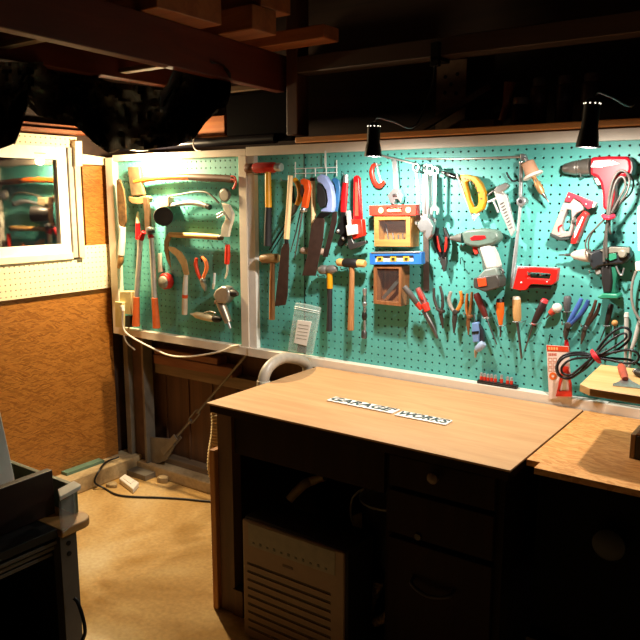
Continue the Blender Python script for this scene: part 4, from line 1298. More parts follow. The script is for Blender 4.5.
part(t, 'hook', peg(442.6, 259, .01), PEG)

t = T('drywall_saw', 'yellow D-handled saw with steel back edge', 'saw')
part(t, 'handle', poly([(459.6, 174.8), (467, 174.6), (475.6, 176.6), (481, 183), (484.6, 192), (485.2, 202), (482.6, 209.4), (476, 213.8), (470, 213)], 0.02, 0.044, [[(465.2, 182.4), (470.4, 180), (474.6, 184.6), (477.6, 193), (478.4, 202), (476.6, 206.6), (473, 207.6), (469.4, 200)]]), YELLOW, bev=0.003)
part(t, 'steel_back', rod([(456.8, 173.4), (465, 197), (474.6, 221)], 1.3, 0.032, 8), STEELW)
part(t, 'end_nut', join(epx(474.4, 217.6, 2.0, .04), rod([(472.6, 218.4), (479.4, 214)], 1.1, 0.038, 8)), WHITE)
for k in range(7):
    u = k / 6
    x, y = 464 + 16.5 * u, 177.4 + (0.5 + 22 * u * u) * 0.9
    part(t, 'grip_rib', poly([(x, y), (x + 1.5, y + .5), (x + 1.2, y + 1.9), (x - .3, y + 1.4)], 0.0442, 0.0455), mat('5a3c10', 0.5), bev=0)
part(t, 'hook', peg(473.4, 180.4), PEG)

t = T('bar_clamp', 'silver ribbed bar clamp hanging slanted right of the yellow saw', 'clamp')
part(t, 'bar', poly([(493.4, 191), (499.6, 188.4), (506.6, 196), (514.4, 230.6), (511, 236.6), (501, 213.6)], 0.022, 0.04), mat('c9c9c4', 0.35, 0.5, 0.08), bev=0.002)
for k in range(9):
    u = k / 8
    x, y = 500 + 9.4 * u, 203 + 24 * u
    part(t, 'rib', rod([(x, y + 1.4, .0412), (x + 3.4 - u, y - .6, .0412)], 0.5, 0.041, 6), STEELD, bev=0)
part(t, 'arm', poly([(493.6, 190.6), (496, 186.6), (505.4, 182.4), (508.4, 185.2), (506, 189.4), (497.6, 193.6)], 0.03, 0.052), SILV, bev=0.002)
part(t, 'jaw', join(rod([(488, 202.2), (496.6, 198.4)], [1.2, 1.5], 0.036, 8), rod([(493.6, 201), (498.4, 212.6)], [1.2, 1.4], 0.036, 8)), STEELW)
part(t, 'screw_handle', rod([(488, 195.2), (494, 190.6)], [0.9, 1.2], 0.036, 8), STEELD)
part(t, 'wire_hook', rod([(506.4, 172.4), (509, 177), (512.6, 181), (518, 180.4)], 1.0, 0.018, 8, True), mat('16181a', 0.5), 'black bent hook')

t = T('ratchet_wrench', 'long silver ratchet wrench hanging vertically from the level bar', 'wrench')
part(t, 'extension', lpx((521.4, 161.4), (520.6, 197), [(0, 2.4), (.08, 2.4), (.1, 1.9), (.9, 2.1), (1, 1.7)], 0.03, 12), STEEL)
part(t, 'ratchet_head', lathe(*ax(520.8, 201.6, .012, .045), [(0, .012), (.1, .0165), (.9, .0165), (1, .013)], 20), STEEL)
part(t, 'drive_hole', lathe(*ax(520.2, 201.4, .0452, .047), [(0, .007), (1, .006)], 14), mat('1c1a1a', 0.5))
part(t, 'handle', rod([(520.6, 205), (519, 222), (515.4, 255), (511.6, 288)], [1.9, 1.5, 2.2, 1.9], 0.028, 12, True), STEELW)
part(t, 'hook', peg(523.6, 196), PEG)

t = T('sanding_drum', 'beige drum sander bit with white rim and pointed spindle', 'sander')
part(t, 'drum', lpx((527.6, 161.8), (532.8, 174.6), [(0, 5.4), (.05, 6.2), (1, 7.2)], 0.042, 20), mat('b98a6c', 0.6))
part(t, 'rim_disc', lpx((532.6, 174.2), (533.6, 176.6), [(0, 9.6), (.5, 10.2), (1, 9.8)], 0.042, 24), mat('ddd0c6', 0.45), 'white rim disc')
part(t, 'spindle', lpx((533.4, 176.4), (543, 194), [(0, 2.2), (.3, 2.4), (.4, 3.4), (.8, 3.4), (1, 2.0)], 0.042, 14), mat('a87f52', 0.4, 0.4))
part(t, 'tip', lpx((542.6, 193.2), (549, 202.4), [(0, 2.2), (.4, 1.8), (.5, 1.0), (1, .6)], 0.042, 10), STEELD)
part(t, 'arbor', lpx((525.4, 157.6), (527.8, 162), [(0, 1.8), (1, 2.0)], 0.042, 10), STEEL)
part(t, 'hook', tube([*ax(536, 181.5, 0.0006, .05), P(536, 179.5, .05)], .002, 6), PEG)

# ================================================================== POWER TOOLS
GRN = mat('5f7268', 0.4)
t = T('cordless_driver', 'grey-green cordless driver with white grip and big battery', 'drill')
part(t, 'body', poly([(461, 232.6), (467, 229.6), (480, 228.6), (491, 229.4), (496, 231.6), (498.6, 236.6), (497.4, 241.4), (493, 244.6), (486, 246), (478, 247.6), (470, 246.6), (463.4, 244)], 0.012, 0.066), GRN, bev=0.010)
part(t, 'nose', lpx((450.4, 238.2), (463, 237.8), [(0, 2.0), (.3, 2.6), (.5, 4.0), (1, 5.6)], 0.04, 16), mat('77756f', 0.35, 0.5), 'grey metal nose')
part(t, 'badge', poly([(470, 238), (474, 235.6), (484.6, 235.4), (486, 238), (481, 239.8), (471, 240.4)], 0.0662, 0.068), RED, 'red badge', bev=0)
part(t, 'vent', poly([(490, 231.4), (494.6, 233.4), (496, 237.2), (492.6, 239.8), (489, 236)], 0.0662, 0.0675), mat('5d7068', 0.5), bev=0)
part(t, 'trigger', poly([(471.6, 245), (477, 245), (478.4, 254), (474.6, 254.6), (472.6, 249.6)], 0.03, 0.05), mat('d8382c', 0.4), 'red trigger', bev=0.002)
part(t, 'grip', poly([(478.6, 246.6), (489.6, 244.6), (494.6, 254), (498.6, 267.6), (485.6, 270), (482.6, 259.6)], 0.018, 0.062), mat('cbc7c0', 0.45), 'white grip', bev=0.007)
part(t, 'grip_pad', poly([(477.6, 248.4), (479.4, 248), (484.4, 260), (486, 270), (482.8, 270), (481.4, 260)], 0.016, 0.058), mat('56685f', 0.5))
part(t, 'foot', poly([(484.6, 269.4), (496, 267.4), (498, 275), (495.6, 279), (476.4, 281.4), (477.6, 276.6)], 0.01, 0.07), mat('7f8a82', 0.4), bev=0.005)
part(t, 'battery', poly([(473, 278.4), (480, 276.6), (496.6, 274.8), (499, 280), (498.4, 288), (484.6, 292), (473, 287.6)], 0.008, 0.078), mat('45413c', 0.4), 'dark battery', bev=0.004)
part(t, 'battery_latch', poly([(477, 278.6), (485.6, 277.8), (486.6, 285.8), (478.4, 287)], 0.0782, 0.0815), mat('e04a20', 0.4), 'orange-red latch', bev=0.001)
part(t, 'clip_ring', rod([(500, 268), (503, 271), (502.6, 274)], 1.2, 0.05, 8, True), STEELD)
part(t, 'hook', both(peg(466, 246, .02), peg(496, 247, .02)), PEG)

t = T('staple_gun', 'bright red staple gun lying level on the board', 'staple gun')
part(t, 'body', poly([(517.2, 267.4), (535, 267.2), (557.8, 268.8), (555.8, 281.4), (551.8, 285), (540, 284.6), (530.6, 284.2), (525.4, 290.2), (519, 290.4), (512, 288.8)], 0.02, 0.052, [[(527.6, 272.4), (539, 272.8), (551, 273.8), (549.2, 279.6), (538, 279), (528, 278.2)]]), mat('e31d16', 0.35, var=0.04), bev=0.003)
part(t, 'top_rail', poly([(517.4, 266.2), (557.8, 267.6), (557.8, 268.7), (517.2, 267.3)], 0.024, 0.05), STEELW)
part(t, 'nose_plate', poly([(516.4, 267.6), (517.9, 267.6), (512.6, 288.8), (511, 288.4)], 0.018, 0.054), STEELW)
part(t, 'screw', join(epx(521.4, 282.6, 1.2, .052), epx(547, 282, 0.9, .052)), STEELW)
part(t, 'lever', poly([(530, 285.2), (540, 285.6), (551.6, 286.2), (549.6, 289.4), (538, 288.4), (528, 288.4)], 0.028, 0.044), BLACK, bev=0.002)
part(t, 'hook', both(peg(534, 273.2, .04), peg(546, 274, .04)), PEG)


def zz(l, x0=545, y0=180, k=8.53):
    return [(x0 + x / k, y0 + y / k) for x, y in l]


t = T('staple_gun', 'white and red staple gun hanging slanted below the drum sander bit', 'staple gun')
part(t, 'body', poly(zz([(155, 192), (200, 170), (260, 152), (330, 205), (325, 255), (270, 285), (245, 310), (235, 400), (215, 480), (130, 495), (48, 458), (100, 330)]), 0.014, 0.044, [zz([(185, 250), (222, 255), (226, 330), (205, 440), (150, 440), (138, 390), (160, 320)])]), mat('9c928c', 0.45, var=0.04), bev=0.003)
part(t, 'red_top', poly(zz([(197, 100), (415, 185), (398, 235), (365, 252), (330, 222), (300, 185), (245, 150), (215, 190), (163, 182)]), 0.0445, 0.054), mat('b02a3a', 0.4), 'dull red top plate', bev=0.002)
part(t, 'red_lever', poly(zz([(330, 262), (362, 290), (345, 330), (258, 545), (215, 545), (222, 500), (262, 410), (270, 330)]), 0.01, 0.05), mat('d5201c', 0.4), 'red lever', bev=0.003)
part(t, 'lever_stripe', poly(zz([(318, 310), (330, 318), (262, 480), (245, 500), (252, 440)]), 0.0502, 0.0515), mat('e8d8d4', 0.4), bev=0)
part(t, 'nose', poly(zz([(400, 185), (432, 195), (420, 232), (395, 238)]), 0.02, 0.05), WHITE, bev=0.002)
part(t, 'window_trim', poly(zz([(108, 400), (140, 378), (150, 385), (122, 410), (120, 440), (110, 445)]), 0.0442, 0.0455), RED, bev=0)
part(t, 'bottom_plate', poly(zz([(40, 450), (60, 462), (130, 497), (205, 490), (205, 510), (120, 520), (40, 480)]), 0.012, 0.046), mat('2a3430', 0.5), 'dark base', bev=0.002)
part(t, 'rivet', join(*[epx(545 + x / 8.53, 180 + y / 8.53, 0.9, .0545) for x, y in ((205, 145), (350, 205))] + [epx(545 + x / 8.53, 180 + y / 8.53, 0.9, .0445) for x, y in ((240, 310), (270, 270), (122, 465), (150, 255))]), STEELW)
part(t, 'hook', both(peg(573.6, 222, .03), peg(577.4, 222, .03)), PEG)


def z6(l):
    return [(530 + x / 5.82, 130 + y / 5.82) for x, y in l]


DRED = mat('b00c20', 0.45, var=0.04)
t = T('corded_drill', 'red electric drill with bundled grey cord at the upper right', 'drill')
part(t, 'body', poly(z6([(350, 158), (450, 152), (560, 153), (585, 170), (592, 215), (585, 255), (545, 272), (505, 282), (490, 330), (488, 400), (470, 470), (420, 462), (420, 380), (408, 310), (385, 275), (348, 262)]), 0.012, 0.066), DRED, bev=0.009)
part(t, 'chuck', lpx((562.6, 168.8), (590.6, 166.6), [(0, 2.6), (.06, 4.6), (.35, 6.6), (.5, 7.4), (.52, 6.6), (.6, 7.8), (.62, 7.0), (.72, 8.0), (1, 8.4)], 0.04, 20), mat('6b665f', 0.35, 0.6, 0.25), 'grey metal chuck')
part(t, 'vent', poly(z6([(575, 165), (598, 185), (602, 225), (590, 262), (560, 270), (572, 240), (582, 210)]), 0.016, 0.062), mat('2a2c28', 0.5), 'dark rear vent', bev=0.002)
part(t, 'trigger', poly(z6([(372, 282), (398, 276), (412, 318), (390, 322)]), 0.028, 0.05), mat('c9b4ae', 0.4), bev=0.002)
part(t, 'side_badge', join(poly(z6([(372, 180), (470, 175), (420, 218), (352, 216)]), 0.0662, 0.0675), poly(z6([(430, 212), (480, 178), (520, 195), (470, 206)]), 0.0662, 0.0675)), mat('f0e2e0', 0.4), 'white side stripes', bev=0)
part(t, 'cord', join(
    rod([(604, 262, .07), (604, 248, .075), (606, 230, .08), (607.4, 217, .085), (608.6, 200, .085), (612, 182, .085), (618, 172, .085), (625, 171.6, .085), (629.4, 180, .08), (626, 194, .085), (617, 206, .085), (610.4, 217, .085), (609.6, 230, .08), (610.6, 234, .07)], 1.3, .08, 8, True),
    rod([(606.6, 258, .085), (606.6, 232, .09), (609, 217, .094), (611.6, 198, .094), (615, 184, .094), (620, 177, .094), (624.4, 178.6, .094), (625, 187, .094), (619.4, 198, .094), (611.6, 213, .094)], 1.2, .08, 8, True),
    rod([(611, 216, .075), (619, 205, .07), (630, 194, .06), (633.6, 184, .05), (631, 176, .045), (628, 172, .045)], 1.0, .07, 8, True),
    rod([(606, 218, .09), (598, 226, .085), (589, 235, .08), (585.4, 244, .08), (587.4, 251, .08), (592, 255, .08)], 0.9, .08, 8, True),
    rod([(604.4, 219, .082), (595, 229, .078), (589, 240, .075), (588.6, 250, .075)], 0.9, .08, 8, True)), mat('4e4a45', 0.4, var=0.3), 'grey bundled cord')
part(t, 'cord_tie', rod([(603.4, 216, .08), (605, 217.6, .105), (609, 218, .108), (613, 216.6, .10), (613.4, 216, .082)], 2.3, .1, 8), mat('d8203a', 0.5), 'red cord tie')
part(t, 'hook', both(peg(585, 177, .03), peg(598, 180, .03)), PEG)


def z7(l):
    return [(530 + x / 5.82, 230 + y / 5.82) for x, y in l]


t = T('screw_gun', 'dark and green screw gun with white cone nose under the red drill', 'screw gun')
part(t, 'body', poly(z7([(345, 130), (400, 112), (470, 96), (575, 100), (582, 160), (540, 200), (460, 205), (400, 215), (365, 240), (345, 200)]), 0.012, 0.06), mat('23262a', 0.4), bev=0.007)
part(t, 'nose_cone', lpx((571, 254.8), (590, 255.6), [(0, 1.6), (.2, 4.2), (.5, 5.4), (.8, 6.4), (1, 6.6)], 0.036, 18), mat('c9b8a8', 0.4), 'white cone nose')
part(t, 'bit', lpx((558.6, 255), (571.4, 254.8), [(0, .7), (.5, .8), (.55, 1.4), (1, 1.5)], 0.036, 10), STEELD)
part(t, 'top_plate', poly(z7([(405, 118), (470, 98), (578, 102), (580, 135), (500, 132), (440, 140)]), 0.0602, 0.066), mat('7c786c', 0.4), bev=0.002)
part(t, 'green_side', poly(z7([(440, 142), (500, 134), (505, 165), (470, 180), (440, 170)]), 0.0602, 0.0655), mat('2c8464', 0.4), 'green side panel', bev=0.001)
part(t, 'dial', lathe(*ax(621.8, 254, .0602, .074), [(0, .013), (.7, .013), (1, .010)], 18), mat('a39c8c', 0.4, 0.4), 'round grey dial')
part(t, 'handle', poly(z7([(410, 205), (470, 205), (480, 300), (470, 368), (425, 370), (415, 300)]), 0.016, 0.056), mat('1c1a1a', 0.5), bev=0.006)
part(t, 'handle_back', poly(z7([(470, 206), (492, 212), (505, 260), (495, 330), (505, 368), (470, 370), (481, 300)]), 0.018, 0.05), mat('237056', 0.4), 'green back of the handle', bev=0.003)
part(t, 'foot', poly(z7([(388, 392), (420, 370), (505, 372), (518, 388), (510, 402), (410, 402)]), 0.008, 0.066), mat('2a8566', 0.4), 'green foot', bev=0.004)
part(t, 'trigger', poly(z7([(375, 235), (408, 220), (412, 255), (385, 262)]), 0.026, 0.046), mat('8f8a84', 0.4), bev=0.002)
part(t, 'belt_hook', rod([(616, 266, .05), (619, 273, .05), (622, 275, .05), (624, 268, .05)], 0.9, 0.05, 8, True), STEEL)
part(t, 'hook', both(peg(593, 272, .02), peg(620, 267, .02)), PEG)

t = T('grey_cord', 'grey cord hanging from the white strip at the right edge of the board', 'cord')
part(t, 'plug', poly([(634.6, 262), (646, 260.4), (646, 271), (635.4, 271.4)], 0.02, 0.05), mat('d9d2c6', 0.45), bev=0.003)
part(t, 'cable', rod([(636, 271, .035), (632.6, 282, .04), (631.6, 296, .045), (633.6, 308, .05), (638, 317, .055), (646, 326, .06)], 1.4, 0.04, 8, True), mat('807a70', 0.45))
t = T('power_strip', 'white power strip standing upright at the right edge of the board', 'power strip')
part(t, 'body', poly([(637.6, 206), (654, 205), (654, 252), (637.6, 251)], 0.006, 0.04), WHITE, bev=0.003)
part(t, 'socket_face', poly([(641, 212), (651, 211.6), (651, 240), (641, 240)], 0.0402, 0.042), mat('d9d2c6', 0.5))

# ================================================================== LOWER ROW OF HAND TOOLS
def driver(nm, lab, cat, top, bot, r0, r1, tip, hm, shaft=0.9, off=0.026, collar=None, cap=None):
    t = T(nm, lab, cat)
    p = [(top[0] + (bot[0] - top[0]) * u, top[1] + (bot[1] - top[1]) * u) for u in (0, .12, .5, .85, 1)]
    part(t, 'handle', rod(p, [r0 * .75, r0, r0, r1, r1 * .8], off, 12), hm)
    part(t, 'shaft', rod([bot, tip], [shaft, shaft * .7], off, 8), STEELD if shaft < 2 else STEELD)
    if collar:
        q = (bot[0] + (tip[0] - bot[0]) * .06, bot[1] + (tip[1] - bot[1]) * .06)
        part(t, 'collar', rod([bot, q], [r1 * .8, r1 * .7], off, 10), collar)
    if cap:
        q = (top[0] + (bot[0] - top[0]) * .1, top[1] + (bot[1] - top[1]) * .1)
        part(t, 'end_cap', rod([(top[0] - (q[0] - top[0]) * .3, top[1] - (q[1] - top[1]) * .3), q], [r0 * .8, r0 * 1.04], off, 12), cap)
    k = (bot[0], bot[1] + 1)
    s = S(P(*k))
    part(t, 'hook', tube([*ax(k[0] - r1 - .6, k[1], 0.0006, off + .012), *ax(k[0] + r1 + .6, k[1], 0.0006, off + .012)[::-1]], .0016, 6), PEG)
    return t


def plier(lab, h1, h2, jaws, m1, m2, jm, off=0.022, r=1.9, cat='pliers', nm='pliers'):
    t = T(nm, lab, cat)
    part(t, 'grip', rod(h1, [r * .8] + [r] * (len(h1) - 2) + [r * .8], off, 10, True), m1)
    part(t, 'grip', rod(h2, [r * .8] + [r] * (len(h2) - 2) + [r * .8], off + .006, 10, True), m2)
    c0 = jaws[0]
    part(t, 'joint', lathe(*ax(c0[0], c0[1], off - .010, off + .016), [(0, r * S(P(*c0)) * 1.2), (.9, r * S(P(*c0)) * 1.3), (1, r * S(P(*c0)))], 14), jm)
    part(t, 'jaw', rod(jaws, [r * 1.25, r * 1.3, r * .45] if len(jaws) == 3 else [r * 1.2, r * .5], off + .002, 8), jm)
    part(t, 'hook', peg(c0[0], c0[1] - 3.5, off - .005), PEG)
    return t


G1 = mat('5a5755', 0.5)
t = T('pliers', 'pliers with grey and red handles, first from the left in the lower row', 'pliers')
part(t, 'grip', rod([(404, 286.5, .092), (410, 294, .084), (417, 303.5, .05)], [2.7, 3.2, 2.6], 0.03, 12), G1)
part(t, 'grip_end', rod([(416.6, 303, .052), (421.4, 309.4, .04)], [3.0, 2.2], 0.03, 12), mat('d83a24', 0.4), 'red base of the left grip')
part(t, 'grip', rod([(417.6, 288), (421.6, 297), (425, 304)], [2.6, 3.7, 3.2], 0.04, 12), mat('8a4a44', 0.45), 'red-grey right grip')
part(t, 'grip_inlay', rod([(418.6, 290, .052), (421, 296, .056), (422.6, 300, .054)], [1.2, 1.8, 1.0], 0.05, 8), mat('d23226', 0.4))
part(t, 'grip_end', rod([(424.6, 303.6), (427.6, 311)], [4.2, 3.2], 0.04, 12), mat('e0382a', 0.4), 'red base of the right grip')
part(t, 'jaw', rod([(423.6, 310), (429, 320), (433.6, 328.5), (437.6, 338.6)], [2.6, 2.7, 2.5, 1.0], 0.034, 10), STEELD)
part(t, 'hook', peg(424, 314, .01), PEG)
DGR = mat('3a342f', 0.5)
plier('dark grey pliers, second from the left in the lower row', [(434, 288), (434.2, 298), (437.4, 308.6), (440, 311)], [(440, 286), (442.4, 296), (442.6, 306), (441, 311)], [(440.6, 312), (441.6, 319), (443, 328.5)], DGR, DGR, mat('4a3a32', 0.45, 0.4), r=1.6)
plier('pliers with one grey and one orange handle in the lower row', [(451, 291.6), (449, 299), (451, 307), (454, 311.6)], [(460.4, 291), (462, 299), (459.4, 307), (455.6, 311.6)], [(454.8, 312), (454.4, 321), (454, 333)], mat('9a948a', 0.45), mat('d8842e', 0.45), DGR, r=2.0)
plier('pliers with orange-brown handles beside the dark red awl', [(467.4, 293.6), (466.6, 302), (466.6, 310), (468, 316.4)], [(472, 292), (471.4, 302), (470.2, 310), (468.8, 316.4)], [(468.4, 317), (468.2, 325), (468.6, 335)], mat('b96a2a', 0.5), mat('8a5a2c', 0.5), mat('8a5a34', 0.5, 0.3), r=1.6)
t = T('tube_cutter', 'small blue tube cutter hanging under the orange-brown pliers', 'tube cutter')
part(t, 'body', poly([(471.6, 323), (477.6, 322.4), (479, 330), (478.6, 342), (472.6, 342.6), (471.6, 333)], 0.014, 0.036), mat('6f8fc0', 0.4), bev=0.003)
part(t, 'band', poly([(471.6, 331.6), (478.8, 331), (478.8, 333.4), (471.6, 334)], 0.0362, 0.038), BLACK, bev=0)
part(t, 'frame', poly([(478.6, 324), (482.6, 331), (484, 341), (479.4, 345), (478.8, 336)], 0.012, 0.03), mat('22242c', 0.5))
part(t, 'wheel', lpx((476.6, 350), (484, 343), [(0, 2.8), (.15, 3.7), (.8, 3.9), (1, 3.0)], 0.03, 16), mat('9fb2cc', 0.35), 'pale blue roller')
part(t, 'tip', rod([(476, 350), (475.4, 357.6)], [2.2, 0.9], 0.026, 8), mat('a8957c', 0.5))
part(t, 'hook', rod([(474.8, 324, .02), (474.6, 315, .02), (475.4, 313, .005)], 0.6, .02, 6), PEG)
driver('awl', 'awl with dark red wooden handle slanting right', 'awl', (476, 293.4), (486, 317), 3.7, 3.0, (496.8, 344.6), mat('5c1d18', 0.4), 0.9, 0.024, mat('b0a090', 0.35, 0.6))
t = driver('screwdriver', 'short orange screwdriver with white shaft in the lower row', 'screwdriver', (500, 299.6), (500.6, 325), 4.0, 2.4, (500.4, 337), mat('ea6a1e', 0.4), 1.2, 0.026, BLACK, BLACK)
part(t, 'neck_ring', rod([(500.2, 309.6), (500.3, 312.4)], [3.3, 3.3], 0.0275, 12), BLACK)
t = driver('chisel', 'chisel with pale wooden handle and long blade', 'chisel', (516.4, 297), (517.4, 321), 4.3, 4.2, (521.6, 358.6), wood('b98a52', 'd3a86e', 'z', 120), 1.6, 0.028, None, mat('e0d4c0', 0.4))
driver('screwdriver', 'black screwdriver with red end and red collar, slanting left', 'screwdriver', (545.2, 300), (533.8, 323), 3.9, 3.2, (524.4, 351), mat('2a1c1c', 0.45), 1.0, 0.028, mat('d0242a', 0.4), mat('c93a40', 0.4))
t = T('carving_knife', 'small knife with white round butt and red ring, beside the black screwdriver', 'knife')
part(t, 'butt', epx(557, 308, 5, 0.026, 5), mat('ded4ca', 0.4))
part(t, 'ring', rod([(553.6, 310.6), (550, 313.6)], [3.6, 2.8], 0.026, 12), mat('c9402c', 0.4), 'red ring')
part(t, 'blade', rod([(550, 313.6), (545.8, 318.4)], [1.6, .5], 0.026, 8), STEELD)
part(t, 'hook', peg(553, 316), PEG)
driver('screwdriver', 'stubby grey screwdriver left of the blue pliers', 'screwdriver', (567.6, 296), (567.2, 311), 3.9, 3.2, (566.8, 318), mat('4f4f50', 0.5), 0.9, 0.018)
plier('blue-handled pliers slanting left in the lower row', [(581.6, 298.4), (578, 306), (573, 315), (568, 324)], [(588.4, 300), (585.6, 307), (580, 315), (570.6, 324.6)], [(567.6, 325.6), (566, 332), (565.4, 340)], mat('3f62a8', 0.4), mat('2c4a86', 0.4), DGR, 0.044, 2.5)
plier('dark brown pliers right of the blue ones', [(596, 300), (593, 310), (588.6, 319), (585.4, 327)], [(600, 303), (597, 312), (591.6, 320), (586.4, 327.4)], [(585, 328), (583.6, 335), (581, 344)], mat('4c3426', 0.45), mat('3a2820', 0.45), STEELD, 0.03, 1.9)
t = driver('awl', 'dark awl half hidden by the black cable bundle', 'awl', (611.4, 304), (606.4, 325), 2.8, 2.3, (600, 341), mat('231a18', 0.5), 0.9, 0.02)
t = T('gimlet', 'small gimlet with tan wooden head above the black cable bundle', 'knob')
part(t, 'knob', epx(614.8, 323, 3.2, 0.022, 3.2), mat('c08a4c', 0.5))
part(t, 'stem', rod([(614.8, 326), (613.6, 340)], [1.3, .9], 0.022, 8), STEELD)
for lab, pts in (('white plastic rod standing behind the black cable bundle', [(626.6, 314), (626.4, 334), (625.6, 352), (625, 368)]), ('leaning pale rod at the right edge beside the white rod', [(639.4, 322), (635, 340), (630.6, 352), (629, 368)])):
    t = T('plastic_rod', lab, 'rod')
    part(t, 'rod', rod(pts, [2.2, 2.2, 1.5, 1.4], 0.02, 10), mat('c2beb6', 0.4))
    part(t, 'head', rod([(pts[0][0] + .1, pts[0][1] - 1.6), (pts[0][0], pts[0][1] + 3)], [2.0, 2.7], 0.02, 10), mat('dad6ce', 0.4))

# ================================================================== ON THE FRAME LEDGE
t = T('socket_rail', 'black rail carrying red-based sockets on the frame ledge', 'rail')
z = ZB + 0.0008
ra, rb = P(478, 383, 0.022), P(517.4, 388.6, 0.022)
part(t, 'rail', box(ra.x, rb.x, -0.032, -0.010, z, z + 0.012), BLACK)
part(t, 'rail_groove', box(ra.x + .004, rb.x - .004, -0.0335, -0.0321, z + 0.004, z + 0.007), mat('3a3838', 0.5), bev=0)
words = ['first', 'second', 'third', 'fourth', 'fifth', 'sixth', 'seventh', 'eighth']
for k, x in enumerate((481.2, 484.6, 488, 491.6, 495.4, 501.6, 507.6, 511.6)):
    q = P(x, 380, 0.021)
    hgt = (0.027, 0.026, 0.025, 0.027, 0.026, 0.03, 0.026, 0.026)[k]
    t = T('drive_socket', words[k] + ' socket from the left on the black rail, silver over a red base', 'socket', 'sockets on the rail')
    part(t, 'red_base', lathe(Vector((q.x, -.021, z + .0123)), Vector((q.x, -.021, z + .0123 + hgt * .5)), [(0, .0058), (1, .0058)], 12), mat('d2301c', 0.4), 'red base', bev=0)
    part(t, 'silver_top', lathe(Vector((q.x, -.021, z + .0124 + hgt * .5)), Vector((q.x, -.021, z + .0123 + hgt)), [(0, .0053), (.8, .0053), (1, .004)], 12), STEELW, bev=0)

t = T('blister_card', 'white and red blister card with orange circle propped on the frame ledge', 'package')
part(t, 'card', poly([(546.4, 345), (568.4, 346.4), (570.4, 372), (572, 397.6), (549, 399)], 0.0425, 0.0445), mat('e8d2c4', 0.5, var=0.03), bev=0)
part(t, 'header', poly([(546.6, 345.4), (568.2, 346.8), (568.6, 351.8), (547, 351)], 0.0446, 0.0456), mat('d8421e', 0.45), 'red header strip', bev=0)
part(t, 'header_mark', join(*[poly([(548.2 + 2.6 * i, 347 + .1 * i), (549.9 + 2.6 * i, 347.1 + .1 * i), (550 + 2.6 * i, 349.8 + .1 * i), (548.3 + 2.6 * i, 349.7 + .1 * i)], 0.0457, 0.0463) for i in range(4)]), mat('f0b070', 0.45), bev=0)
part(t, 'picture_grid', join(*[poly([(548.2 + 4.6 * i, 357.6 + 4.9 * j), (552 + 4.6 * i, 357.8 + 4.9 * j), (552.1 + 4.6 * i, 361.8 + 4.9 * j), (548.3 + 4.6 * i, 361.6 + 4.9 * j)], 0.0446, 0.0452, [[(548.8 + 4.6 * i, 358.2 + 4.9 * j), (551.5 + 4.6 * i, 358.3 + 4.9 * j), (551.6 + 4.6 * i, 361.3 + 4.9 * j), (548.8 + 4.6 * i, 361.1 + 4.9 * j)]]) for i in range(2) for j in range(3)]), mat('d08a70', 0.5), 'outlined picture squares', bev=0)
part(t, 'orange_circle', poly(disc_px(552.8, 376, 3.7), 0.0446, 0.0456, [disc_px(552.8, 376, 1.6, 12)]), mat('e86a1c', 0.45), 'orange ring', bev=0)
part(t, 'header_text', join(*[poly([(548.4 + 1.7 * i, 353.2), (549.6 + 1.7 * i, 353.2), (549.6 + 1.7 * i, 355.8), (548.4 + 1.7 * i, 355.8)], 0.0446, 0.0452) for i in range(5)]), mat('c8604a', 0.5), bev=0)
part(t, 'red_frame', poly([(562, 366), (567.6, 367), (571.2, 384), (571.8, 396.6), (555.6, 396.4), (557.6, 388)], 0.0446, 0.052, [[(563.4, 373), (567, 373.4), (569, 384), (569, 391.4), (558.6, 391.4), (560, 388)]]), mat('d8301c', 0.4), 'red plastic frame', bev=0)
part(t, 'blade', poly([(563.6, 376), (566.2, 376), (566.4, 390), (562, 390)], 0.0446, 0.048), SILV, bev=0)
t = T('red_marker', 'red pointed cap standing behind the blister card', 'marker')
part(t, 'cap', rod([(566.4, 339), (566.8, 347), (567, 358)], [1.5, 2.6, 2.7], 0.03, 10), mat('c81e22', 0.4))
part(t, 'tip', rod([(566.2, 334.6), (566.4, 339.4)], [0.4, 1.3], 0.03, 8), STEELW)
part(t, 'hook', peg(567, 347, .01), PEG)
one('paper_strip', 'thin white strip lying on the frame ledge under the raised board', 'strip', box(P(570, 397, .03).x, P(608, 399, .03).x, -0.038, -0.004, ZB + 0.0006, ZB + 0.003), WHITE, None, 0.0005)

t = T('cable_bundle', 'coiled black cable tied with a red strap beside the blister card', 'cable')
CB = mat('15151a', 0.35)
part(t, 'cable', join(
    rod([(597, 357, .075), (582, 354.6, .075), (566, 356.6, .08), (557.6, 365, .085), (559.6, 375, .085), (569, 378.6, .085), (581, 371, .085), (590, 360, .08), (597, 356, .075)], 1.35, .08, 8, True),
    rod([(597, 357.4, .085), (584, 357.6, .09), (570, 360, .095), (562, 367, .098), (563, 373.4, .098), (571, 374.6, .096), (582, 366.4, .09), (591, 358.6, .088), (597, 355, .085)], 1.3, .09, 8, True),
    rod([(596, 355.4, .065), (578, 352.4, .065), (563, 356, .068), (556.4, 367, .07), (560, 376.4, .07), (571, 377, .07), (584, 369.6, .07), (596, 358.4, .067)], 1.3, .06, 8, True),
    rod([(595, 354, .07), (603, 342, .07), (613, 332, .07), (623, 327.4, .07), (630, 331, .07), (629.4, 339, .072), (620, 348, .075), (606, 355, .075), (596, 357, .075)], 1.4, .07, 8, True),
    rod([(596, 354.6, .085), (606, 344, .085), (617, 336, .085), (625, 333.4, .085), (626, 338, .085), (617, 345, .085), (604, 352.6, .085), (596, 356, .085)], 1.2, .08, 8, True),
    rod([(597, 357, .08), (612, 352.6, .085), (628, 350, .09), (637.4, 353, .09), (638, 360, .088), (628, 363.4, .085), (612, 360.4, .082), (598, 358, .08)], 1.4, .08, 8, True),
    rod([(598, 357.6, .065), (614, 358.6, .068), (630, 360, .07), (641, 366, .07), (648, 374, .07)], 1.5, .07, 8, True)), CB)
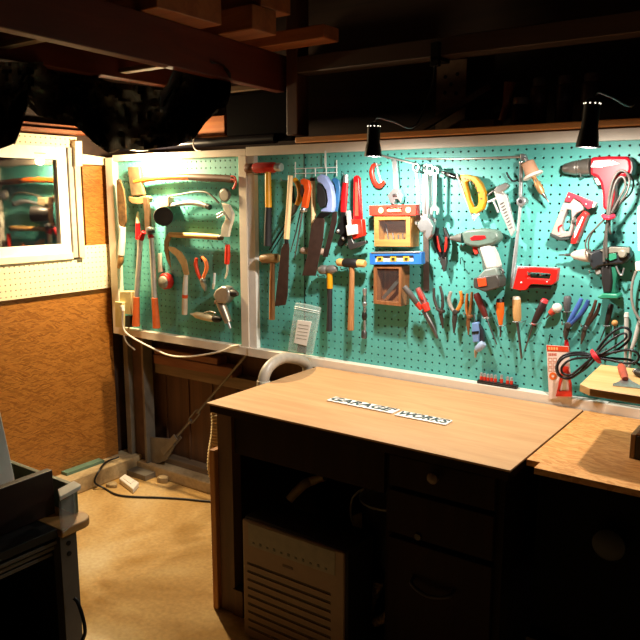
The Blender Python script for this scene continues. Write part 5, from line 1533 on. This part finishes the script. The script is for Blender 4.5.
part(t, 'strap', rod([(591.4, 350.6, .085), (594, 355, .108), (597.4, 359.6, .108), (599.6, 362.6, .08)], [2.2, 3.0, 3.0, 2.2], 0.1, 8, True, 0.5), mat('c8182c', 0.55), 'red strap')
part(t, 'hook', tube([*ax(597, 354, 0.0006, .11), P(597, 351, .112)], .0025, 6), PEG)

# spare hooks
for x, y, lab in ((460.4, 262, 'empty steel hook left of the cordless driver grip'), (405.4, 330.6, 'empty steel hook below the lower wooden box'), (549.6, 339, 'empty steel hook above the blister card'), (213, 268.6, 'empty steel hook between the orange shears and the red hook scraper')):
    one('peg_hook', lab, 'hook', tube([*ax(x, y - 4, 0.0006, .014), P(x, y + 1, .016), P(x, y + 2, .03), P(x, y, .034)], .0016, 6), mat('2a2c2c', 0.4, 0.5), 'empty hooks', 0)

# ================================================================== ON THE RIGHT BENCH
ZS = 0.975
t = T('raised_board', 'raised pale board with cut corner over the right bench', 'stand')
pts = [PZ(580, 384, ZS), PZ(590, 388.5, ZS), PZ(640, 396.4, ZS), Vector((0.0, -0.50, ZS)), Vector((0.05, -0.24, ZS)), PZ(640, 369, ZS), PZ(601, 364.5, ZS)]
part(t, 'board', prism(pts, (0, 0, -0.02)), wood('c9985a', 'dfb57a', 'x', 30, 0.5), bev=0.001)
part(t, 'support_post', box(-0.12, -0.04, -0.46, -0.38, DT + 0.041, ZS - 0.0201), BLACK)
part(t, 'base', box(-0.16, 0.02, -0.50, -0.34, DT, DT + 0.04), BLACK)
t = T('paint_scraper', 'paint scraper with worn red handle and wide steel blade on the raised board', 'scraper')
h = 0.012
a, b2 = PZ(621, 365.6, ZS + h), PZ(625.4, 379, ZS + h * .6)
part(t, 'handle', tube([a, a.lerp(b2, .15), a.lerp(b2, .6), b2], [.009, .0115, .0105, .008], 12, 0.8), mat('a8452c', 0.5, var=0.35))
part(t, 'blade', prism([PZ(x, y, ZS + .002) for x, y in ((622.4, 377.6), (628.6, 377.6), (632, 381), (642, 386), (641, 388.4), (612.6, 385.4), (613, 383.6), (619, 381.4))], (0, 0, -0.0015)), SILV, bev=0)
t = T('black_nozzle', 'small black nozzle piece lying beside the scraper at the right edge', 'nozzle')
a, b2 = PZ(634, 371, ZS + .012), PZ(648, 375.6, ZS + .012)
part(t, 'body', tube([a, a.lerp(b2, .3), b2], [.006, .011, .0115], 12), BLACK)
part(t, 'silver_ring', tube([a.lerp(b2, .12), a.lerp(b2, .2)], [.0095, .0105], 12), STEELW)
t = T('dark_block', 'dark boxed block with pale end standing on the right bench', 'block')
e = PZ(629, 458, DT)
part(t, 'block', box(e.x + 0.013, e.x + 0.16, e.y, e.y + 0.10, DT, DT + 0.065), mat('1b1818', 0.5), bev=0.003)
part(t, 'end_plate', box(e.x, e.x + 0.0125, e.y, e.y + 0.10, DT, DT + 0.067), mat('8a6f4c', 0.5), 'pale wooden end plate', bev=0.001)
part(t, 'lid', box(e.x + 0.013, e.x + 0.16, e.y + 0.004, e.y + 0.098, DT + 0.0652, DT + 0.069), wood('6e4a2c', '8a6240', 'x', 30), 'brown top', bev=0.001)
# ================================================================== OVERHEAD: BLACK CLOTH, PIPE, LAMPS
def interp(tab, x):
    for (x0, y0), (x1, y1) in zip(tab, tab[1:]):
        if x <= x1:
            return y0 + (y1 - y0) * max(0, (x - x0) / (x1 - x0))
    return tab[-1][1]


TOPT = [(-40, 62), (60, 62), (110, 82), (165, 88), (178, 60), (188, 49), (200, 56), (214, 62), (226, 66), (231, 74)]
BOTT = [(-40, 152), (0, 149), (14, 144), (22, 126), (28, 106), (38, 116), (66, 121), (78, 128), (92, 141), (108, 153), (118, 149), (132, 150), (160, 148), (176, 146), (194, 139), (206, 122), (218, 111), (227, 106), (231, 92)]
NX, NV = 84, 22
for_cloth = []
V, Fc = [], []
for side in (0, 1):
    for i in range(NX + 1):
        x = -40 + 271 * i / NX
        yt, yb = interp(TOPT, x), interp(BOTT, x)
        for j in range(NV + 1):
            v = j / NV
            y = yt + (yb - yt) * v
            o = 0.50 + 0.10 * math.sin(x * 0.045 + 1) - 0.10 * math.sin(math.pi * v)
            p0 = Vector((x * 0.055, v * 2.6, 0.3))
            o += 0.5 * max(0.0, (100 - x) / 140)
            o += 0.06 * noise.noise(p0) + 0.035 * noise.noise(p0 * 2.7) + 0.02 * noise.noise(p0 * 6)
            bulge = 0.015 + 0.05 * math.sin(math.pi * v) * math.sin(math.pi * i / NX)
            V.append(P(x, y, o + (bulge if side else -bulge)))
n1 = (NX + 1) * (NV + 1)


def ix(s, i, j):
    return s * n1 + i * (NV + 1) + j


for i in range(NX):
    for j in range(NV):
        Fc.append((ix(0, i, j), ix(0, i + 1, j), ix(0, i + 1, j + 1), ix(0, i, j + 1)))
        Fc.append((ix(1, i, j), ix(1, i, j + 1), ix(1, i + 1, j + 1), ix(1, i + 1, j)))
    for j in (0, NV):
        Fc.append((ix(0, i, j), ix(0, i + 1, j), ix(1, i + 1, j), ix(1, i, j)))
for j in range(NV):
    for i in (0, NX):
        Fc.append((ix(0, i, j), ix(0, i, j + 1), ix(1, i, j + 1), ix(1, i, j)))
t = T('black_cloth_canopy', 'crumpled black cloth slung under the joists at the upper left', 'cloth')
part(t, 'cloth', (V, Fc), mat('161415', 0.6, var=0.4, scale=60, bump=0.6), bev=0)
cords = [[(178, 60), (176, 40)], [(60, 70), (60, 50)]]
part(t, 'edge_cord', join(tube(smooth_path([P(x, y, o) for x, y, o in ((14, 144, .92), (19, 132, .9), (25, 112, .88))]), .004, 6), tube(smooth_path([P(x, y, .42) for x, y in ((92, 141), (110, 152), (124, 147), (140, 150), (160, 147), (185, 140))]), .0035, 6)), mat('8d8676', 0.7), 'pale fraying edge cord', bev=0)

one('black_pipe', 'black pipe running over the top of the smaller pegboard', 'pipe', tube([Vector((-3.0, 0.03, 1.713)), Vector((-1.98, 0.03, 1.713))], 0.022, 16), mat('15131a', 0.3), None, 0)
one('white_wire', 'thin white wire hanging in front of the black pipe', 'wire', tube(smooth_path([P(194, 137, .01), P(193.4, 145, .02), P(196, 150, .045), P(201, 151, .05)]), .003, 6), WHITE, None, 0)
one('wood_block', 'orange-brown block on the beam over the black pipe', 'block', box(-2.47, -2.30, 0.06, 0.14, 1.736, 1.83), wood('a85a26', 'c87a3c', 'x', 30), None, 0.003)


def work_lamp(lab, top, bot, off, rs, clip_to):
    t = T('clip_lamp', lab, 'lamp', 'black clip lamps')
    a, b = P(top[0], top[1], off), P(bot[0], bot[1], off)
    s = S(b)
    L = (b - a).length
    BL = mat('09090a', 0.35)
    outer = [(0, 3.6), (.03, 5.6), (.10, 6.8), (.16, 7.1), (.60, 7.3), (.66, 8.0), (.80, 9.0), (1.0, 10.0)]
    inner = [(1.0, 9.5), (.8, 8.4), (.66, 7.0), (.5, 6.2), (.2, 5.5)]
    k = rs * s / 10.0
    part(t, 'lamp_shade', lathe(a, b, [(u, r * k) for u, r in outer + inner], 24), BL, bev=0)
    d = (b - a).normalized()
    u = (Vector((0, -1, 0)) - d * Vector((0, -1, 0)).dot(d)).normalized()
    w = d.cross(u)
    spots = []
    for i in range(10):
        an = 2 * math.pi * i / 10
        c = a + d * L * .11 + (u * math.cos(an) + w * math.sin(an)) * 6.9 * k
        spots.append(ell(c, 0.0022, 5))
    m, nt, bb = base_mat('lamp_vent')
    bb.inputs['Base Color'].default_value = lin('fff2dc')
    bb.inputs['Emission Color'].default_value = lin('fff2dc')
    bb.inputs['Emission Strength'].default_value = 2.0
    part(t, 'vent_hole', join(*spots), m, 'bright vent holes', bev=0)
    m2, nt, bb = base_mat('bulb_glow')
    bb.inputs['Base Color'].default_value = lin('fff2dc')
    bb.inputs['Emission Color'].default_value = lin('ffe9c8')
    bb.inputs['Emission Strength'].default_value = 3.0
    part(t, 'bulb', ell(a + d * L * .62, (5.0 * k, 5.0 * k, 6.0 * k), 10), m2, 'lit bulb', bev=0)
    c = a - d * 0.002
    top = Vector((c.x + 0.07, -0.022, 1.955))
    part(t, 'arm', tube(smooth_path([c, c + Vector((0.008, 0.012, 0.014)), c + Vector((0.03, 0.07, 0.006)), Vector((c.x + 0.06, -0.16, c.z - 0.004)), Vector((c.x + 0.07, -0.06, 1.84)), Vector((c.x + 0.07, -0.035, 1.93))]), 0.0035, 8), BL, bev=0)
    part(t, 'clip', join(box(top.x - 0.015, top.x + 0.015, -0.045, -0.022, 1.92, 2.0), box(top.x - 0.015, top.x + 0.015, -0.045, 0.05, 1.94, 1.953)), BL)
    return a, b, d


LA = work_lamp('black clip lamp near the middle of the shelf edge', (374, 122.5), (373, 156.5), 0.33, 9.0, 0)
LB = work_lamp('bigger black clip lamp near the right end of the shelf edge', (593, 98), (587, 147.5), 0.36, 11.2, 0)

# corner lamp hidden behind the black cloth, hanging from the joists
t = T('corner_lamp', 'small hooded lamp glowing behind the black cloth over the corner', 'lamp')
cl = P(139, 150.5, 0.105)
part(t, 'hood', lathe(cl + Vector((0, 0, .075)), cl + Vector((0, 0, .0)), [(0, .02), (.2, .028), (.5, .032), (1, .042), (1, .039), (.5, .029), (.2, .022)], 20), BLACK, bev=0)
part(t, 'stem', tube([cl + Vector((0, 0, .0755)), Vector((cl.x, cl.y, 1.974))], 0.004, 8), BLACK, bev=0)
m3, nt, bb = base_mat('corner_bulb')
bb.inputs['Base Color'].default_value = lin('ffe0b0')
bb.inputs['Emission Color'].default_value = lin('ffdca8')
bb.inputs['Emission Strength'].default_value = 12.0
part(t, 'bulb', ell(cl + Vector((0, 0, .022)), (.020, .020, .024), 10), m3, 'lit bulb', bev=0)

# ================================================================== DIM THINGS ON THE SHELF
SZ = 1.7045


def shelf_at(x, y, Y):
    r = ray(x, y)
    return CAM + r * ((Y - CAM.y) / r.y)


a, b = shelf_at(437, 62, .42), shelf_at(466, 90, .42)
part_ = T('poster_card', 'pale square card standing at the back of the dark shelf', 'card')
part(part_, 'card', box(a.x, b.x, .42, .424, SZ, a.z), mat('8a6a50', 0.6, var=0.2))
part(part_, 'card_spots', join(*[lathe(Vector((a.x + (b.x - a.x) * u, .4198, SZ + (a.z - SZ) * v)), Vector((a.x + (b.x - a.x) * u, .4185, SZ + (a.z - SZ) * v)), [(0, .008), (1, .008)], 10) for u, v in ((.3, .8), (.7, .82), (.3, .6), (.68, .58), (.5, .7))]), BLACK, bev=0)
part(part_, 'stand', box(a.x + .02, a.x + .04, .4245, .455, SZ, SZ + .03), BLACK)
for k, (x, y) in enumerate(((540, 66), (566, 65), (592, 62))):
    a = shelf_at(x, y + 3, .30)
    t = T('spray_can', ['first dim spray can from the left on the shelf', 'second dim spray can from the left on the shelf', 'third dim spray can from the left on the shelf'][k], 'can', 'spray cans on the shelf')
    part(t, 'body', lathe(Vector((a.x, .30, SZ)), Vector((a.x, .30, SZ + .165)), [(0, .030), (.02, .032), (.96, .032), (1, .026)], 18), mat(('6a4a3a', '5a4438', '6e5648')[k], 0.4, 0.3))
    part(t, 'cap', lathe(Vector((a.x, .30, SZ + .1652)), Vector((a.x, .30, SZ + .195)), [(0, .024), (.8, .024), (1, .02)], 18), mat('8d8078', 0.4))
a = shelf_at(507, 80, .30)
t = T('wooden_peg', 'orange wooden wedge-shaped stick standing on the shelf beside the spray cans', 'stick')
part(t, 'stick', tube([Vector((a.x - .03, .30, SZ + .012)), Vector((a.x, .30, SZ + .10)), Vector((a.x + .012, .30, SZ + .19))], [.010, .014, .022], 10), wood('b0622c', 'c98246', 'z', 40))
a, b = shelf_at(463, 118, .10), shelf_at(496, 130, .10)
one('small_carton', 'low brown carton on the shelf above the board', 'carton', box(a.x, b.x, .08, .16, SZ, SZ + .035), mat('7a5636', 0.6), None, 0.002)
a, b = shelf_at(410, 105, .35), shelf_at(485, 75, .35)
one('leaning_stick', 'dim stick leaning across the back of the shelf', 'stick', bar(Vector((a.x, .36, SZ + .018)), Vector((a.x + .35, .36, SZ + .19)), .025, .02), wood('5a4030', '7a5a44', 'x', 30), None, 0.002)
t = T('jar', 'dim dark jar on the shelf left of the spray cans', 'jar')
a = shelf_at(521, 90, .26)
part(t, 'body', lathe(Vector((a.x, .26, SZ)), Vector((a.x, .26, SZ + .10)), [(0, .03), (.05, .035), (.8, .035), (1, .026)], 18), mat('3a2a20', 0.3))
part(t, 'lid', lathe(Vector((a.x, .26, SZ + .1003)), Vector((a.x, .26, SZ + .125)), [(0, .028), (.9, .028), (1, .025)], 18), mat('a08a70', 0.35, 0.4))

# ================================================================== LIGHT
def spot(name, loc, aim, power, col, size, blend, rad):
    ld = bpy.data.lights.new(name, 'SPOT')
    ld.energy = power
    ld.color = col
    ld.spot_size = math.radians(size)
    ld.spot_blend = blend
    ld.shadow_soft_size = rad
    o = bpy.data.objects.new(name, ld)
    COL.objects.link(o)
    o.location = loc
    o.rotation_euler = (Vector(aim) - Vector(loc)).to_track_quat('-Z', 'Y').to_euler()
    return o


WARMW = (1.0, 0.91, 0.80)
for nm, (a, b, d), aim, pw in (('lamp_light_middle', LA, LA[1] + Vector((-0.06, 0.42, -1.0)), 36), ('lamp_light_right', LB, LB[1] + Vector((-0.06, 0.42, -1.0)), 31)):
    spot(nm, b + d * 0.004, aim, pw, WARMW, 178, 0.7, 0.02)
spot('corner_light', cl + Vector((0, 0, -0.026)), (-2.25, -1.0, 0.0), 95, (1.0, 0.74, 0.42), 175, 0.9, 0.02)
pd = bpy.data.lights.new('corner_bulb_light', 'POINT')
pd.energy = 22
pd.color = (1.0, 0.74, 0.42)
pd.shadow_soft_size = 0.02
po = bpy.data.objects.new('corner_bulb_light', pd)
COL.objects.link(po)
po.location = cl + Vector((0, 0, -0.027))

w = bpy.data.worlds.new('night')
scene.world = w
w.use_nodes = True
w.node_tree.nodes['Background'].inputs[0].default_value = (0.55, 0.6, 1.0, 1)
w.node_tree.nodes['Background'].inputs[1].default_value = 0.005

settle()
scene.view_settings.view_transform = 'Standard'
scene.view_settings.look = 'None'
scene.view_settings.gamma = 1.0
scene.view_settings.exposure = 0.0
scene.view_settings.use_curve_mapping = False
